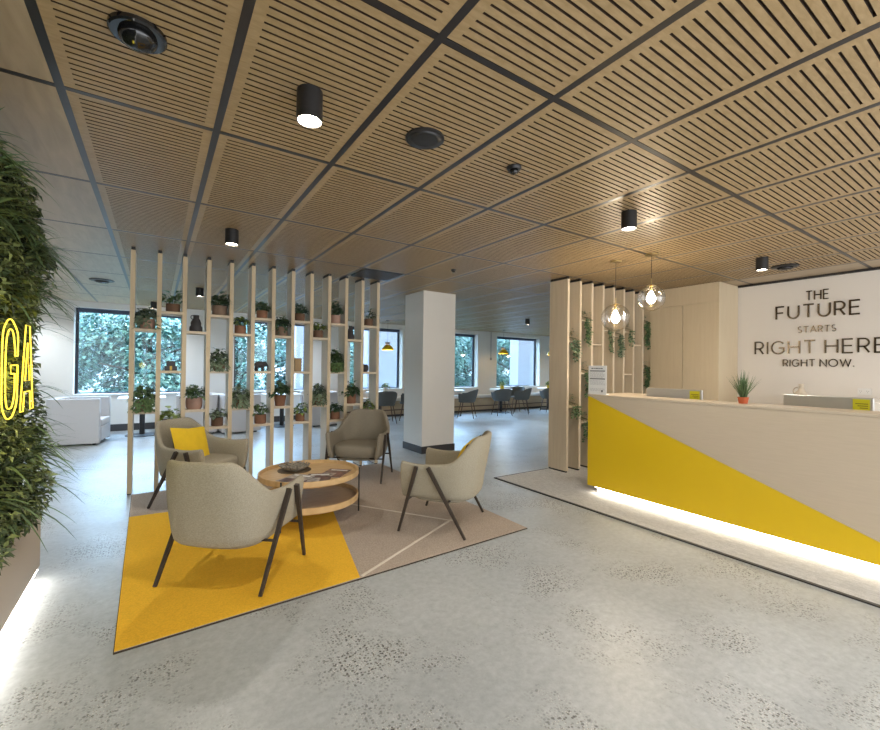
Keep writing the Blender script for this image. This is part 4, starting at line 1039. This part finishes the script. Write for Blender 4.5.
# ================================================================== OUTSIDE
g = MB(); g.box(-60, 90, YB + .6, 70, -.6, -.35); struct(g.build('ground', 'lawn'))
def tree(x, y, h, r, label, seed, mats, trunk=True, n=8000, zc=None, ls=.21):
    random.seed(seed)
    t = thing('leafy_tree', label, 'tree', (x, y, -.35), 0, 'trees outside the windows')
    if trunk:
        q = MB(); pts = [(0, 0, 0), (.05, 0, h * .3), (-.05, .05, h * .6), (0, 0, h * .9)]; q.tube(pts, [.16, .13, .09, .03], 10)
        for k in range(9):
            a = random.uniform(0, 2 * PI); z = h * random.uniform(.22, .75); L = r * random.uniform(.6, 1)
            q.tube([(0, 0, z), (math.cos(a) * L * .5, math.sin(a) * L * .5, z + L * .25), (math.cos(a) * L, math.sin(a) * L, z + L * .35)], [.06, .04, .012], 7)
        q.build('trunk', 'bark', t, smooth=True)
    f = MB(); cl = []
    for k in range(38):
        a = random.uniform(0, 2 * PI); e = random.uniform(.25, 1) ; zz = random.uniform(.06, 1)
        cl.append((Vector((math.cos(a) * r * e * (1 - .35 * zz), math.sin(a) * r * e * (1 - .35 * zz), h * zz)), random.uniform(.35, .75)))
    for k in range(n):
        c, cr_ = random.choice(cl); v = Vector((random.gauss(0, 1), random.gauss(0, 1), random.gauss(0, .7))).normalized() * cr_ * random.uniform(.5, 1.1)
        p = c + v
        if p.z < .05: p.z = .05
        f.leaf(p, (v.x, v.y, random.uniform(-.6, .3) * cr_), (0, -.3, 1), ls * random.uniform(.6, 1.2), ls * .6, .2, random.choice((0, 0, 1, 2)))
    f.build('crown', mats, t)
pal = [['tree_a', 'tree_b', 'tree_c'], ['tree_b', 'tree_a', 'tree_c'], ['tree_b', 'tree_c', 'tree_c']]
TS = [(-9.5, 20.5, 4.5, 2.6), (-6.3, 19.0, 4.2, 2.4), (-3.2, 20.0, 4.5, 2.5), (-.2, 18.6, 4.0, 2.3), (2.8, 19.6, 4.3, 2.5), (5.9, 18.8, 4.0, 2.4), (9.0, 20.0, 4.5, 2.5), (12.0, 18.8, 4.0, 2.3),
      (15.0, 19.8, 4.5, 2.5), (18.0, 18.8, 4.2, 2.4), (21.2, 20.0, 4.5, 2.6), (24.4, 19.0, 4.2, 2.5), (27.6, 20.2, 4.5, 2.6), (30.8, 19.4, 4.5, 2.6), (34.2, 20.2, 4.7, 2.6)]
OL = ['first', 'second', 'third', 'fourth', 'fifth', 'sixth', 'seventh', 'eighth', 'ninth', 'tenth', 'eleventh', 'twelfth', 'thirteenth', 'outermost', 'last']
for k, (x, y, h, r) in enumerate(TS):
    tree(x, y, h, r, '%s leafy green tree in the row close outside the window wall' % OL[k], 100 + k, pal[k % 3])
for k in range(13):
    x = -13 + k * 4.6
    tree(x, 25.5 + (k % 3) * .8, 5.2, 2.9, '%s leafy tree of the row further away outside the windows' % OL[k], 200 + k, pal[(k + 1) % 3], n=6500, ls=.27)
for k, (x0, x1) in enumerate(((3.45, 4.5), (5.75, 7.0), (12.55, 13.9))):
    tag(bx('exterior_pier', 'render_w', (x0, x1, 12.9, 13.4, -.35, 5.5)), 'white rendered pier outside the %s window' % ['second', 'third', 'fifth'][k], 'pier', 'white piers outside')

# daylight sampling portals in the window openings
for a, b in WIN:
    l = bpy.data.lights.new('window_portal', 'AREA'); l.shape = 'RECTANGLE'; l.size = b - a; l.size_y = WZ1 - WZ0; l.cycles.is_portal = True
    o = bpy.data.objects.new('window_portal', l); C.objects.link(o); o.location = ((a + b) / 2, YB + .27, (WZ0 + WZ1) / 2); o.rotation_euler = (-PI / 2, 0, 0)
l = bpy.data.lights.new('entrance_portal', 'AREA'); l.shape = 'RECTANGLE'; l.size = SX0 - XW0; l.size_y = CEIL; l.cycles.is_portal = True
o = bpy.data.objects.new('entrance_portal', l); C.objects.link(o); o.location = ((SX0 + XW0) / 2, YF - .02, CEIL / 2); o.rotation_euler = (PI / 2, 0, 0)
